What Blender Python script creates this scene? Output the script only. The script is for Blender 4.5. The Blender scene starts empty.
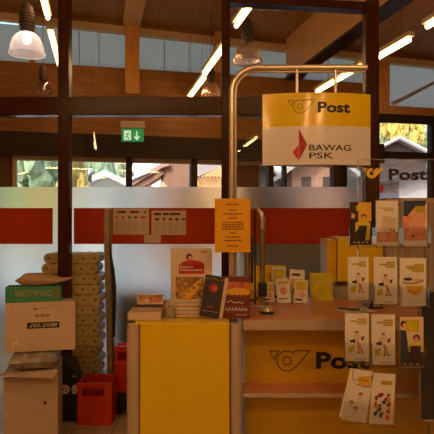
import bpy, math, random
from mathutils import Matrix, Vector
random.seed(7)
F = 520.0; CH = 1.6; TH = math.radians(12.7)
SC = bpy.context.scene
COL = SC.collection
HALL = Matrix.Rotation(TH, 4, 'Z')
I4 = Matrix.Identity(4)
def wx(px, D): return (px - 217) / F * D
def wz(py, D): return CH + (217 - py) / F * D
LW = 10.0
def hu(px, v=LW):
    t = (px - 217) / F; D = v / (math.cos(TH) - math.sin(TH) * t)
    return D * (t * math.cos(TH) + math.sin(TH))
def hz(px, py, v=LW):
    t = (px - 217) / F; D = v / (math.cos(TH) - math.sin(TH) * t)
    return CH + (217 - py) / F * D
def ceil_z(u): return 5.33 - .035 * u

# ------------------------------------------------------------------ materials
def nodes(name):
    m = bpy.data.materials.new(name); m.use_nodes = True
    nt = m.node_tree; nt.nodes.clear()
    out = nt.nodes.new('ShaderNodeOutputMaterial')
    return m, nt, out
def noise_ramp(nt, c1, c2, scale, stretch, detail=4, lo=.35, hi=.65):
    tc = nt.nodes.new('ShaderNodeTexCoord'); mp = nt.nodes.new('ShaderNodeMapping')
    mp.inputs['Scale'].default_value = stretch
    no = nt.nodes.new('ShaderNodeTexNoise'); no.inputs['Scale'].default_value = scale
    no.inputs['Detail'].default_value = detail
    cr = nt.nodes.new('ShaderNodeValToRGB')
    cr.color_ramp.elements[0].position = lo; cr.color_ramp.elements[0].color = (*c1, 1)
    cr.color_ramp.elements[1].position = hi; cr.color_ramp.elements[1].color = (*c2, 1)
    nt.links.new(tc.outputs['Object'], mp.inputs[0]); nt.links.new(mp.outputs[0], no.inputs[0])
    nt.links.new(no.outputs['Fac'], cr.inputs[0])
    return cr.outputs[0], no.outputs['Fac']
def mat(name, c, rough=.6, metal=0, var=.06, scale=12, stretch=(1, 1, 1), bump=0, emit=None, es=0, coat=0, c2=None, spec=.5):
    m, nt, out = nodes(name)
    b = nt.nodes.new('ShaderNodeBsdfPrincipled')
    a = c2 if c2 else tuple(max(0, x * (1 - var)) for x in c)
    col, fac = noise_ramp(nt, a, c, scale, stretch)
    nt.links.new(col, b.inputs['Base Color'])
    b.inputs['Roughness'].default_value = rough; b.inputs['Metallic'].default_value = metal
    b.inputs['Coat Weight'].default_value = coat; b.inputs['Coat Roughness'].default_value = .08
    b.inputs['Specular IOR Level'].default_value = spec
    if bump:
        bp = nt.nodes.new('ShaderNodeBump'); bp.inputs['Strength'].default_value = bump; bp.inputs['Distance'].default_value = .01
        nt.links.new(fac, bp.inputs['Height']); nt.links.new(bp.outputs[0], b.inputs['Normal'])
    if emit:
        b.inputs['Emission Color'].default_value = (*emit, 1); b.inputs['Emission Strength'].default_value = es
    nt.links.new(b.outputs[0], out.inputs[0])
    return m
def clear(name, tint=(1, 1, 1), gloss=.08, rough=.0, haze=0, hazec=(.8, .8, .8), fres=True):
    m, nt, out = nodes(name)
    t = nt.nodes.new('ShaderNodeBsdfTransparent'); t.inputs[0].default_value = (*tint, 1)
    g = nt.nodes.new('ShaderNodeBsdfGlossy'); g.inputs['Roughness'].default_value = rough
    mx = nt.nodes.new('ShaderNodeMixShader'); last = t.outputs[0]
    if haze:
        d = nt.nodes.new('ShaderNodeBsdfDiffuse'); d.inputs[0].default_value = (*hazec, 1)
        m2 = nt.nodes.new('ShaderNodeMixShader'); m2.inputs[0].default_value = haze
        nt.links.new(t.outputs[0], m2.inputs[1]); nt.links.new(d.outputs[0], m2.inputs[2]); last = m2.outputs[0]
    if fres:
        fr = nt.nodes.new('ShaderNodeFresnel'); fr.inputs[0].default_value = 1.5
        mu = nt.nodes.new('ShaderNodeMath'); mu.operation = 'MULTIPLY'; mu.inputs[1].default_value = gloss / .04
        nt.links.new(fr.outputs[0], mu.inputs[0]); nt.links.new(mu.outputs[0], mx.inputs[0]); mu.use_clamp = True
    else:
        mx.inputs[0].default_value = gloss
    nt.links.new(last, mx.inputs[1]); nt.links.new(g.outputs[0], mx.inputs[2]); nt.links.new(mx.outputs[0], out.inputs[0])
    return m
def film(name, c, transp, transl, diff, gloss=.05, tint=(1, 1, 1), rr=.55):
    """frosted film: rough refraction (blurs the hall), a little scatter, a little surface gloss"""
    m, nt, out = nodes(name)
    r = nt.nodes.new('ShaderNodeBsdfRefraction'); r.inputs[0].default_value = (*tint, 1)
    r.inputs['Roughness'].default_value = rr; r.inputs['IOR'].default_value = 1.25
    tl = nt.nodes.new('ShaderNodeBsdfTranslucent'); tl.inputs[0].default_value = (*c, 1)
    d = nt.nodes.new('ShaderNodeBsdfDiffuse'); d.inputs[0].default_value = (*c, 1)
    g = nt.nodes.new('ShaderNodeBsdfGlossy'); g.inputs['Roughness'].default_value = .15
    def mix(f, a, b):
        x = nt.nodes.new('ShaderNodeMixShader'); x.inputs[0].default_value = f
        nt.links.new(a, x.inputs[1]); nt.links.new(b, x.inputs[2]); return x.outputs[0]
    tot = transp + transl + diff
    s = mix(transl / (transp + transl), r.outputs[0], tl.outputs[0])
    s = mix(diff / tot, s, d.outputs[0])
    s = mix(gloss, s, g.outputs[0])
    nt.links.new(s, out.inputs[0]); return m
def emis(name, c, s):
    m, nt, out = nodes(name)
    e = nt.nodes.new('ShaderNodeEmission'); e.inputs[0].default_value = (*c, 1); e.inputs[1].default_value = s
    nt.links.new(e.outputs[0], out.inputs[0]); return m

LAMP = (1.0, .575, .235)
M = {}
M['ceil'] = mat('ceiling_wood', (.36, .18, .05), .6, c2=(.27, .125, .033), scale=3, stretch=(8, .6, 1))
M['beam'] = mat('glulam', (.62, .38, .17), .5, c2=(.48, .27, .11), scale=3, stretch=(10, 10, 30))
M['wood'] = mat('wall_wood', (.31, .125, .018), .5, c2=(.20, .078, .010), scale=2.2, stretch=(1, 1, 14), bump=.1)
M['wooddk'] = mat('post_wood', (.62, .30, .075), .45, c2=(.46, .20, .045), scale=3, stretch=(12, 12, 1))
M['trimlt'] = mat('light_trim', (.62, .44, .25), .6)
M['dark'] = mat('dark_header', (.028, .018, .015), .6, spec=.2)
M['frame'] = mat('brown_metal_frame', (.075, .024, .006), .22, var=.25, scale=2, stretch=(20, 20, 1), spec=.10)
M['wbrown'] = mat('brown_wall', (.13, .05, .03), .7)
M['roomwood'] = mat('room_wood', (.42, .24, .10), .7, c2=(.34, .18, .07), scale=2, stretch=(1, 1, 10))
M['floor'] = None
def tile_mat():
    m, nt, out = nodes('floor_tiles')
    b = nt.nodes.new('ShaderNodeBsdfPrincipled'); br = nt.nodes.new('ShaderNodeTexBrick')
    tc = nt.nodes.new('ShaderNodeTexCoord')
    br.offset = 0; br.inputs['Scale'].default_value = 1; br.inputs['Brick Width'].default_value = .3; br.inputs['Row Height'].default_value = .3
    br.inputs['Mortar Size'].default_value = .004; br.inputs['Color1'].default_value = (.62, .50, .34, 1); br.inputs['Color2'].default_value = (.56, .45, .30, 1)
    br.inputs['Mortar'].default_value = (.2, .15, .1, 1)
    nt.links.new(tc.outputs['Object'], br.inputs['Vector']); nt.links.new(br.outputs[0], b.inputs[0]); b.inputs['Roughness'].default_value = .35
    nt.links.new(b.outputs[0], out.inputs[0]); return m
M['floor'] = tile_mat()
M['plaster'] = mat('plaster', (.62, .55, .45), .8)
M['glass'] = clear('clear_glass', (.94, .95, .94), .03)
M['winglass'] = clear('window_glass', (.95, .97, .97), .04)
M['film'] = film('frosted_film', (.86, .90, .92), .88, .06, .06, tint=(.90, .97, 1), rr=.5)
M['redfilm'] = film('red_film', (.56, .058, .012), .02, .10, .88, .03, tint=(.6, .04, .01))
M['acryl'] = clear('acrylic', (.97, .97, .97), .022, haze=.004)
M['acryledge'] = clear('acrylic_edge', (.8, .85, .83), .1, haze=.25)
M['pc'] = film('grey_screen', (.56, .56, .52), .001, .80, .20, .02)
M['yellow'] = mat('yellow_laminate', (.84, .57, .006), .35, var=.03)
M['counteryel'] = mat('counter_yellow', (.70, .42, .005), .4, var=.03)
M['signyel'] = mat('sign_yellow', (.88, .61, .006), .16, var=.02, spec=.8, coat=.5)
M['signwht'] = mat('sign_white', (.84, .80, .78), .16, var=.02, spec=.8, coat=.5)
M['beige'] = mat('beige_edge', (.52, .40, .30), .45)
M['ctop'] = mat('counter_top_wood', (.66, .27, .12), .28, c2=(.56, .21, .085), scale=4, stretch=(1, 12, 1))
M['alu'] = mat('aluminium', (.80, .70, .56), .32, metal=.7, var=.08)
M['brass'] = mat('anodised_rail', (.50, .40, .24), .38, metal=.85, var=.25, scale=30)
M['black'] = mat('black_print', (.012, .010, .010), .5)
M['blackpl'] = mat('black_plastic', (.018, .018, .020), .4)
M['white'] = mat('white_paper', (.82, .78, .72), .7, var=.03)
M['paper'] = mat('poster_paper', (.80, .62, .46), .7, var=.03)
M['orange'] = mat('orange_paper', (.86, .42, .008), .7, var=.02)
M['card'] = mat('cardboard', (.54, .42, .30), .8, scale=6)
M['cardlt'] = mat('pale_cardboard', (.66, .51, .37), .75, scale=6)
M['cardwh'] = mat('label_paper', (.70, .55, .42), .7)
M['green'] = mat('green_box', (.05, .30, .15), .6)
M['greendk'] = mat('green_print', (.10, .20, .06), .6)
M['env'] = mat('kraft_envelope', (.50, .36, .22), .75, scale=9, c2=(.42, .28, .16))
M['plastic'] = mat('grey_poly', (.42, .38, .31), .35, scale=22, c2=(.20, .18, .15), bump=.4)
M['red'] = mat('red_plastic', (.80, .055, .018), .35)
M['roll'] = mat('wrapped_rolls', (.56, .44, .17), .4, c2=(.42, .32, .11), scale=18)
M['rollline'] = mat('roll_line', (.30, .21, .08), .5)
M['rolldot'] = mat('roll_core', (.14, .085, .03), .8)
M['dred'] = mat('dark_red', (.40, .012, .015), .4)
M['lred'] = mat('bright_red', (.62, .03, .025), .5)
M['skin'] = mat('print_skin', (.80, .42, .26), .6)
M['pink'] = mat('print_pink', (.80, .36, .25), .6, c2=(.62, .20, .12), scale=30)
M['navy'] = mat('print_navy', (.03, .05, .10), .5)
M['olive'] = mat('print_olive', (.52, .38, .02), .6)
M['hair'] = mat('print_hair', (.10, .03, .015), .6)
M['gold'] = mat('print_gold', (.80, .42, .03), .5)
M['autumn'] = mat('print_autumn', (.60, .32, .05), .5, c2=(.14, .06, .02), scale=45)
M['sunset'] = mat('print_sunset', (.75, .22, .06), .5, c2=(.35, .07, .03), scale=25)
M['dkred'] = mat('print_maroon', (.16, .02, .012), .45)
M['choc'] = mat('print_dark', (.035, .018, .014), .35)
M['grey'] = mat('grey_print', (.35, .32, .30), .6)
M['slat'] = mat('beige_tambour', (.50, .40, .30), .5)
M['greycab'] = mat('grey_beige_cabinet', (.42, .36, .28), .5)
M['yellimg'] = mat('print_lime', (.70, .60, .02), .5, c2=(.55, .42, .02), scale=20)
M['tube'] = emis('fluorescent', (1, .57, .23), 27)
M['tubefill'] = emis('fluorescent_fill', LAMP, 45)
M['tubeback'] = emis('fluorescent_rear', LAMP, 42)
M['housing'] = mat('lamp_housing', (.55, .42, .28), .5)
M['bulb'] = emis('bulb', (1, .80, .66), 30)
M['exitg'] = mat('exit_green', (.01, .35, .12), .4, emit=(.01, .45, .13), es=.35)
M['exitw'] = mat('exit_white', (.8, .9, .8), .4, emit=(.7, 1, .75), es=.7)
def dome_mat(name, glow):
    m, nt, out = nodes(name)
    tl = nt.nodes.new('ShaderNodeBsdfTranslucent'); tl.inputs[0].default_value = (.9, .82, .8, 1) if glow else (.55, .35, .22, 1)
    t = nt.nodes.new('ShaderNodeBsdfTransparent'); t.inputs[0].default_value = (.9, .85, .83, 1)
    g = nt.nodes.new('ShaderNodeBsdfGlossy'); g.inputs['Roughness'].default_value = .15
    a = nt.nodes.new('ShaderNodeMixShader'); a.inputs[0].default_value = .5
    nt.links.new(tl.outputs[0], a.inputs[1]); nt.links.new(t.outputs[0], a.inputs[2])
    b = nt.nodes.new('ShaderNodeMixShader'); b.inputs[0].default_value = .2
    nt.links.new(a.outputs[0], b.inputs[1]); nt.links.new(g.outputs[0], b.inputs[2])
    last = b.outputs[0]
    if glow:
        e = nt.nodes.new('ShaderNodeEmission'); e.inputs[0].default_value = (1, .80, .76, 1); e.inputs[1].default_value = .22
        ad = nt.nodes.new('ShaderNodeAddShader'); nt.links.new(last, ad.inputs[0]); nt.links.new(e.outputs[0], ad.inputs[1]); last = ad.outputs[0]
    nt.links.new(last, out.inputs[0]); return m
M['domeon'] = dome_mat('dome_lit', True); M['domeoff'] = dome_mat('dome_unlit', False)
M['hw'] = mat('house_white', (.85, .84, .80), .8)
M['hwood'] = mat('house_timber', (.34, .17, .11), .8, c2=(.24, .11, .07), scale=2, stretch=(14, 14, .6))
M['horange'] = mat('house_orange_timber', (.80, .42, .18), .8, c2=(.62, .30, .12), scale=2, stretch=(14, 14, .6))
M['hroof'] = mat('roof_grey', (.36, .30, .30), .8)
M['hroofr'] = mat('roof_reddish', (.50, .26, .20), .8)
M['hdark'] = mat('house_dark', (.05, .028, .022), .8)
M['snow'] = mat('pale_roof', (.80, .79, .80), .8)
M['ground'] = mat('pale_gravel', (.55, .53, .50), .9)
M['hill'] = mat('hill_grass', (.30, .30, .12), .9, c2=(.16, .20, .07), scale=.4)
M['leafg'] = mat('leaf_green', (.36, .46, .27), .8, c2=(.12, .19, .10), scale=9, bump=.6)
M['leafy'] = mat('leaf_yellow', (.66, .44, .10), .8, c2=(.34, .24, .06), scale=9, bump=.6)
M['leafgy'] = mat('leaf_grey', (.40, .42, .28), .8, c2=(.16, .20, .12), scale=9, bump=.6)
M['bark'] = mat('bark', (.12, .08, .05), .9)

# ------------------------------------------------------------------ builders
_tc = {}
def text_geo(txt, bold):
    k = (txt, bold)
    if k in _tc: return _tc[k]
    cu = bpy.data.curves.new('t', 'FONT'); cu.body = txt; cu.align_x = 'CENTER'; cu.align_y = 'CENTER'
    cu.size = 1; cu.offset = bold; cu.resolution_u = 3
    ob = bpy.data.objects.new('t', cu); COL.objects.link(ob)
    dg = bpy.context.evaluated_depsgraph_get(); me = bpy.data.meshes.new_from_object(ob.evaluated_get(dg))
    vs = [v.co.copy() for v in me.vertices]; fs = [tuple(p.vertices) for p in me.polygons]
    bpy.data.objects.remove(ob); bpy.data.curves.remove(cu); bpy.data.meshes.remove(me)
    x0 = min(v.x for v in vs); x1 = max(v.x for v in vs); y0 = min(v.y for v in vs); y1 = max(v.y for v in vs)
    vs = [((v.x - (x0 + x1) / 2) / (x1 - x0), (v.y - (y0 + y1) / 2) / (y1 - y0)) for v in vs]
    _tc[k] = (vs, fs); return _tc[k]

class MB:
    def __init__(s, T=I4): s.v = []; s.f = []; s.mi = []; s.mats = []; s.T = T
    def add(s, vs, fs, m):
        if m not in s.mats: s.mats.append(m)
        k = s.mats.index(m); n = len(s.v)
        s.v += [s.T @ Vector(p) for p in vs]; s.f += [tuple(i + n for i in q) for q in fs]; s.mi += [k] * len(fs)
        return s
    def box(s, x0, x1, y0, y1, z0, z1, m):
        vs = [(x, y, z) for z in (z0, z1) for y in (y0, y1) for x in (x0, x1)]
        return s.add(vs, [(0, 2, 3, 1), (4, 5, 7, 6), (0, 1, 5, 4), (2, 6, 7, 3), (0, 4, 6, 2), (1, 3, 7, 5)], m)
    def prism(s, poly, y0, y1, m):
        n = len(poly)
        a = sum(poly[i][0] * poly[(i + 1) % n][1] - poly[(i + 1) % n][0] * poly[i][1] for i in range(n))
        if a < 0: poly = poly[::-1]
        vs = [(x, y0, z) for x, z in poly] + [(x, y1, z) for x, z in poly]
        fs = [tuple(range(n)), tuple(range(2 * n - 1, n - 1, -1))] + [(i, i + n, (i + 1) % n + n, (i + 1) % n) for i in range(n)]
        return s.add(vs, fs, m)
    def sweep(s, pts, r, m, n=10, cap=True, flat=None):
        pts = [Vector(p) for p in pts]; vs = []; fs = []; up = None
        for i, p in enumerate(pts):
            d = (pts[min(i + 1, len(pts) - 1)] - pts[max(i - 1, 0)]).normalized()
            if up is None: up = d.orthogonal().normalized()
            up = (up - d * up.dot(d)).normalized(); w = d.cross(up)
            rr = r[i] if isinstance(r, (list, tuple)) else r
            for k in range(n):
                a = 2 * math.pi * k / n
                vs.append(p + (up * math.cos(a) + w * math.sin(a)) * rr)
        for i in range(len(pts) - 1):
            for k in range(n):
                a, b = i * n + k, i * n + (k + 1) % n; fs.append((a, b, b + n, a + n))
        if cap: fs += [tuple(range(n - 1, -1, -1)), tuple(range(len(vs) - n, len(vs)))]
        return s.add(vs, fs, m)
    def lathe(s, prof, c, m, n=28, caps=False):
        vs = []; fs = []
        for r, z in prof:
            for k in range(n):
                a = 2 * math.pi * k / n; vs.append((c[0] + r * math.cos(a), c[1] + r * math.sin(a), c[2] + z))
        for i in range(len(prof) - 1):
            for k in range(n):
                a, b = i * n + k, i * n + (k + 1) % n; fs.append((a, b, b + n, a + n))
        if caps: fs += [tuple(range(n - 1, -1, -1)), tuple(range(len(vs) - n, len(vs)))]
        return s.add(vs, fs, m)
    def disc(s, x, z, rx, rz, y0, y1, m, n=16, rot=0):
        po = []
        for k in range(n):
            a = 2 * math.pi * k / n; q = rx * math.cos(a); w = rz * math.sin(a)
            po.append((x + q * math.cos(rot) - w * math.sin(rot), z + q * math.sin(rot) + w * math.cos(rot)))
        return s.prism(po, y0, y1, m)
    def stroke(s, pts, w, y0, y1, m, closed=False):
        P = [Vector(p) for p in pts]; n = len(P); vs = []; fs = []
        for i in range(n):
            a = P[i - 1] if (closed or i > 0) else P[i]; b = P[(i + 1) % n] if (closed or i < n - 1) else P[i]
            d1 = (P[i] - a); d2 = (b - P[i])
            d1 = d1.normalized() if d1.length > 1e-9 else d2.normalized(); d2 = d2.normalized() if d2.length > 1e-9 else d1
            t = (d1 + d2).normalized(); nn = Vector((-t.y, t.x)); c = max(.5, nn.dot(Vector((-d1.y, d1.x))))
            o = nn * (w / 2 / c)
            for y in (y0, y1): vs += [(P[i].x + o.x, y, P[i].y + o.y), (P[i].x - o.x, y, P[i].y - o.y)]
        for i in range(n if closed else n - 1):
            a = 4 * i; b = 4 * ((i + 1) % n)
            fs += [(a, b, b + 1, a + 1), (a + 2, a + 3, b + 3, b + 2), (a, a + 2, b + 2, b), (a + 1, b + 1, b + 3, a + 3)]
        return s.add(vs, fs, m)
    def text(s, txt, cx, cz, w, h, y, m, bold=0.0, rot=0):
        vs, fs = text_geo(txt, bold); c, q = math.cos(rot), math.sin(rot)
        P = [(cx + (x * w) * c - (z * h) * q, y, cz + (x * w) * q + (z * h) * c) for x, z in vs]
        return s.add(P, fs, m)
    def warp(s, fn): s.v = [Vector(fn(p)) for p in s.v]; return s
    def build(s, name, parent=None, smooth=False, bevel=0, label=None, cat=None, group=None, kind=None):
        me = bpy.data.meshes.new(name); ob = bpy.data.objects.new(name, me)
        if parent is None:
            xs = [v.x for v in s.v]; ys = [v.y for v in s.v]; zs = [v.z for v in s.v]
            o = Vector(((min(xs) + max(xs)) / 2, (min(ys) + max(ys)) / 2, min(zs)))
            ob.location = o; inv = Matrix.Translation(-o)
        else:
            A = I4.copy(); p = parent
            while p is not None: A = p.matrix_basis @ A; p = p.parent
            inv = A.inverted(); ob.parent = parent
        me.from_pydata([tuple(inv @ v) for v in s.v], [], s.f)
        for m in s.mats: me.materials.append(m)
        for p, k in zip(me.polygons, s.mi): p.material_index = k; p.use_smooth = smooth
        me.update(); COL.objects.link(ob)
        if bevel:
            b = ob.modifiers.new('Bevel', 'BEVEL'); b.width = bevel; b.segments = 2; b.limit_method = 'ANGLE'
        if smooth:
            me.set_sharp_from_angle(angle=math.radians(40))
        if label: ob['label'] = label
        if cat: ob['category'] = cat
        if group: ob['group'] = group
        if kind: ob['kind'] = kind
        return ob
def thing(name, loc, label, cat, group=None, rotz=0, kind=None):
    o = bpy.data.objects.new(name, None); COL.objects.link(o); o.empty_display_size = .1
    o.matrix_basis = Matrix.Translation(Vector(loc)) @ Matrix.Rotation(rotz, 4, 'Z')
    if label: o['label'] = label
    if cat: o['category'] = cat
    if group: o['group'] = group
    if kind: o['kind'] = kind
    return o
def S(name, mb, **k): return mb.build(name, kind='structure', **k)
def copy_tree(o, parent=None):
    c = o.copy(); COL.objects.link(c); c.parent = parent
    for ch in list(o.children):
        if ch is not c: copy_tree(ch, c)
    return c
def arc(cx, cz, r, a0, a1, n=8):
    return [(cx + r * math.cos(math.radians(a0 + (a1 - a0) * i / n)), cz + r * math.sin(math.radians(a0 + (a1 - a0) * i / n))) for i in range(n + 1)]

def horn(mb, x0, z1, w, y0, y1, m, sw, fill=False):
    """post horn emblem, x0/z1 = top left, w = total width (height = w*.55)"""
    k = w / 178.0
    T = lambda p: (x0 + (p[0] - 126) * k, z1 - (p[1] - 69) * k)
    tri = [(126, 71), (166, 71), (148, 108)]
    body = [(303, 70), (240, 70), (200, 112)]          # tail's upper edge towards the eye
    outer = [(303, 70), (246, 138)] + [(203 + 44 * math.cos(math.radians(a)), 114 + 45 * math.sin(math.radians(a))) for a in range(40, 236, 15)] + [(187, 72), (222, 74)]
    inner = [(240, 70), (219, 98)] + [(203 + 17 * math.cos(math.radians(a)), 114 + 17 * math.sin(math.radians(a))) for a in range(-40, -330, -20)]
    if fill:
        mb.prism([T(p) for p in tri], y0, y1, m)
        ring = [T((203 + 31 * math.cos(math.radians(a)), 114 + 31 * math.sin(math.radians(a)))) for a in range(-75, -345, -18)]
        mb.stroke(ring, 26 * k, y0, y1, m)
        mb.prism([T(p) for p in [(303, 70), (240, 70), (212, 104), (232, 146), (248, 134)]], y0, y1, m)
    else:
        mb.stroke([T(p) for p in tri], sw, y0, y1, m, closed=True)
        mb.stroke([T(p) for p in outer + [(228, 82)] + [(240, 70), (303, 70)]], sw, y0, y1, m)
        circ = [T((203 + 18 * math.cos(math.radians(a)), 114 + 18 * math.sin(math.radians(a)))) for a in range(0, 360, 20)]
        mb.stroke(circ, sw, y0, y1, m, closed=True)

# ================================================================== SHELL
cam = bpy.data.cameras.new('camera'); co = bpy.data.objects.new('camera', cam); COL.objects.link(co)
co.location = (0, 0, CH); co.rotation_euler = (math.pi / 2, 0, 0)
cam.sensor_width = 36; cam.lens = F / 434 * 36; cam.clip_end = 400; cam.clip_start = .05
SC.camera = co

UL, UR, VB = -6.5, 11.0, -5.0
S('floor', MB(HALL).box(UL, UR, VB, LW + .2, -.1, 0, M['floor']))
def slope_box(mb, u0, u1, v0, v1, f0, f1, m):
    vs = []
    for (u, v) in ((u0, v0), (u1, v0), (u1, v1), (u0, v1)): vs += [(u, v, f0(u)), (u, v, f1(u))]
    fs = [(0, 2, 3, 1), (2, 4, 5, 3), (4, 6, 7, 5), (6, 0, 1, 7), (0, 6, 4, 2), (1, 3, 5, 7)]
    return mb.add(vs, fs, m)
S('ceiling', slope_box(MB(HALL), UL, UR, VB, LW + .3, ceil_z, lambda u: ceil_z(u) + .2, M['ceil']))
S('wall_left', MB(HALL).box(UL - .15, UL, VB, LW, 0, 5.9, M['roomwood']))
S('wall_right', MB(HALL).box(UR, UR + .15, VB, LW, 0, 5.9, M['roomwood']))
S('wall_rear', MB(HALL).box(UL, UR, VB - .15, VB, 0, 5.9, M['roomwood']))
# back wall, in hall coordinates
zc0 = 4.42; ctop = lambda u: 5.09 - .035 * u
uB = hu(379)                                     # right bay begins
y0, y1 = LW, LW + .22
w = MB(HALL)
w.box(UL, uB, y0, y1, 3.0, zc0, M['wood'])                         # timber band
w.box(hu(237), hu(259), y0, y1, 0, 3.0, M['wbrown'])
w.box(UL, hu(15), y0, y1, 0, 3.0, M['wbrown'])                     # solid wall left of the windows
slope_box(w, UL, UR, y0, y1, lambda u: ctop(u) + .13, ceil_z, M['wood'])
w.box(uB, hu(389), y0 - .03, y1, 3.63, 5.0, M['wooddk'])
w.box(uB, UR, y0, y1, 3.75, 3.97, M['wooddk'])
w.box(hu(470), UR, y0, y1, 0, 3.75, M['plaster'])
S('wall_back', w)
S('trim_1', slope_box(MB(HALL), UL, UR, y0 - .04, y0 + .1, ctop, lambda u: ctop(u) + .13, M['trimlt']))
S('trim_2', MB(HALL).box(UL, uB, y0 - .22, y0, 2.72, 3.12, M['dark']))
S('trim_3', MB(HALL).box(uB, UR, y0 - .08, y0, 3.60, 3.78, M['dark']))
S('trim_4', MB(HALL).box(uB - .04, UR, y0 - .06, y0 + .08, 2.84, 2.99, M['dark']))
for i, (a, b) in enumerate(((30, 35), (125, 139), (214, 222), (297, 303))):
    S('trim_%d' % (i + 5), MB(HALL).box(hu(a), hu(b), y0 - .12, y0 + .1, zc0 - (.5 if i == 1 else 0), ceil_z(0) - .1, M['wooddk']))
# clerestory: screened panes with their seams
w = thing('window_1', HALL @ Vector((0, y0 + .1, zc0)), None, None, kind='structure', rotz=TH)
mb = MB(HALL); mb.box(UL, uB, y0 + .1, y0 + .12, zc0, 5.12, M['pc']); mb.build('frosted_pane', w)
mb = MB(HALL)
for p in (-60, 79, 99, 165, 190, 250, 330): mb.box(hu(p) - .008, hu(p) + .008, y0 + .085, y0 + .10, zc0, 5.08, M['hroof'])
mb.build('pane_seam', w)
w = thing('window_2', HALL @ Vector((uB, y0 + .1, 3.97)), None, None, kind='structure', rotz=TH)
MB(HALL).box(hu(388), UR, y0 + .1, y0 + .12, 3.95, 5.0, M['pc']).build('frosted_pane', w)
mb = MB(HALL)
mb.add([(hu(393), y0 + .09, 4.06), (hu(396), y0 + .09, 4.0), (hu(445), y0 + .09, 4.62), (hu(443), y0 + .09, 4.66)], [(0, 1, 2, 3)], M['hroof'])
mb.build('pane_seam', w)
# lower windows
w = thing('window_3', HALL @ Vector((hu(15), y0, .1)), None, None, kind='structure', rotz=TH)
MB(HALL).box(hu(15), uB, y0 + .1, y0 + .11, .1, 2.72, M['winglass']).build('pane', w)
mb = MB(HALL)
mb.box(hu(15) - .04, hu(15) + .02, y0 - .02, y0 + .16, 0, 2.74, M['trimlt'])
mb.box(hu(15), uB, y0 - .02, y0 + .16, 2.64, 2.72, M['trimlt'])
mb.box(hu(15), uB, y0 - .02, y0 + .16, 0, .12, M['dark'])
for a, b in ((126, 132), (191, 197), (268, 273), (284, 286), (333, 346)):
    mb.box(hu(a), hu(b), y0 - .05, y0 + .16, .1, 2.72, M['dark'])
mb.build('window_frame', w)
w = thing('window_4', HALL @ Vector((uB, y0, .1)), None, None, kind='structure', rotz=TH)
MB(HALL).box(uB, hu(470), y0 + .1, y0 + .11, .1, 3.66, M['winglass']).build('pane', w)
mb = MB(HALL); mb.box(uB - .08, uB, y0 - .03, y0 + .16, 0, 3.7, M['dark']); mb.box(hu(431), hu(435), y0 - .02, y0 + .14, .1, 3.66, M['dark'])
mb.build('window_frame', w)
# beams
def beam(name, ua, ub, z0, v0=VB + .1, v1=LW - .02):
    S(name, slope_box(MB(HALL), ua, ub, v0, v1, lambda u: z0, lambda u: ceil_z(u) - .001, M['beam']), bevel=.01)
beam('trim_11', 3.68, 3.90, 4.42)
S('trim_15', MB(HALL).box(3.66, 3.92, VB + .1, LW - .02, 4.37, 4.419, M['dark']))
beam('trim_12', hu(123), hu(140), 5.20)
beam('trim_13', -3.6, -3.38, 4.42)
beam('trim_14', 7.6, 7.82, 4.42)

# ------------------------------------------------------------------ glass partition between post office and hall
G = 4.62
w = thing('wall_partition', (0, G, 0), None, None, kind='structure')
GP = 4.24
ZT = wz(-40, GP)
def post(px0, px1, ztop): MB().box(wx(px0, GP - .05), wx(px1, GP - .05), GP - .05, GP + .06, 0, ztop, M['frame']).build('post', w, bevel=.006)
post(57.5, 68.5, ZT); post(221.5, 230, ZT); post(366, 379.5, wz(2, GP)); post(-118, -107, ZT); post(-290, -279, ZT)
MB().box(wx(-285, GP), wx(367, GP), GP - .04, GP + .06, wz(115, GP - .04), wz(96.5, GP - .04), M['frame']).build('transom', w, bevel=.006)
r = MB(); xa, xb = wx(225, GP), wx(370, GP)
r.add([(xa, GP - .04, wz(4, GP)), (xb, GP - .04, wz(12, GP)), (xb, GP - .04, wz(4, GP)), (xa, GP - .04, wz(-4, GP)),
       (xa, GP + .06, wz(4, GP)), (xb, GP + .06, wz(12, GP)), (xb, GP + .06, wz(4, GP)), (xa, GP + .06, wz(-4, GP))],
      [(0, 1, 2, 3), (7, 6, 5, 4), (0, 4, 5, 1), (3, 2, 6, 7), (0, 3, 7, 4), (1, 5, 6, 2)], M['frame']); r.build('top_rail', w)
for px_ in (-112, 63, 226, 371):      # brackets that carry the glazing off the columns
    for z_ in ((wz(105, GP),) if px_ == 63 else (.3, 1.35, wz(105, GP))):
        MB().box(wx(px_, GP) - .02, wx(px_, GP) + .02, GP + .06, G - .012, z_ - .02, z_ + .02, M['frame']).build('bracket', w)
ZT = wz(-40, G)
for a, b, zt in ((-285, -113, ZT), (-112, 62.5, ZT), (63, 225.5, ZT), (226, 372, wz(10, G))):
    MB().box(wx(a, G), wx(b, G), G, G + .008, .02, zt, M['glass']).build('glass_pane', w)
# film: one thin sheet, with the red band as its own sheet; both stop short of the frame
zf = lambda y: wz(y, G)
def sheet(px0, px1, py0, py1, m, nm, d=.006):
    MB().add([(wx(px0, G), G - d, zf(py1)), (wx(px1, G), G - d, zf(py1)), (wx(px1, G), G - d, zf(py0)), (wx(px0, G), G - d, zf(py0))], [(0, 1, 2, 3)], m).build(nm, w)
sheet(-285, 372, 187, 208, M['film'], 'frosted_film'); sheet(-285, 372, 244, 520, M['film'], 'frosted_film')
q_ = [-285, -270, -128, -98, 53, 74, 218, 234, 351, 372]
for i in range(9): sheet(q_[i], q_[i + 1], 208, 244, M['film' if i % 2 == 0 else 'redfilm'], 'frosted_film' if i % 2 == 0 else 'red_film')

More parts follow.
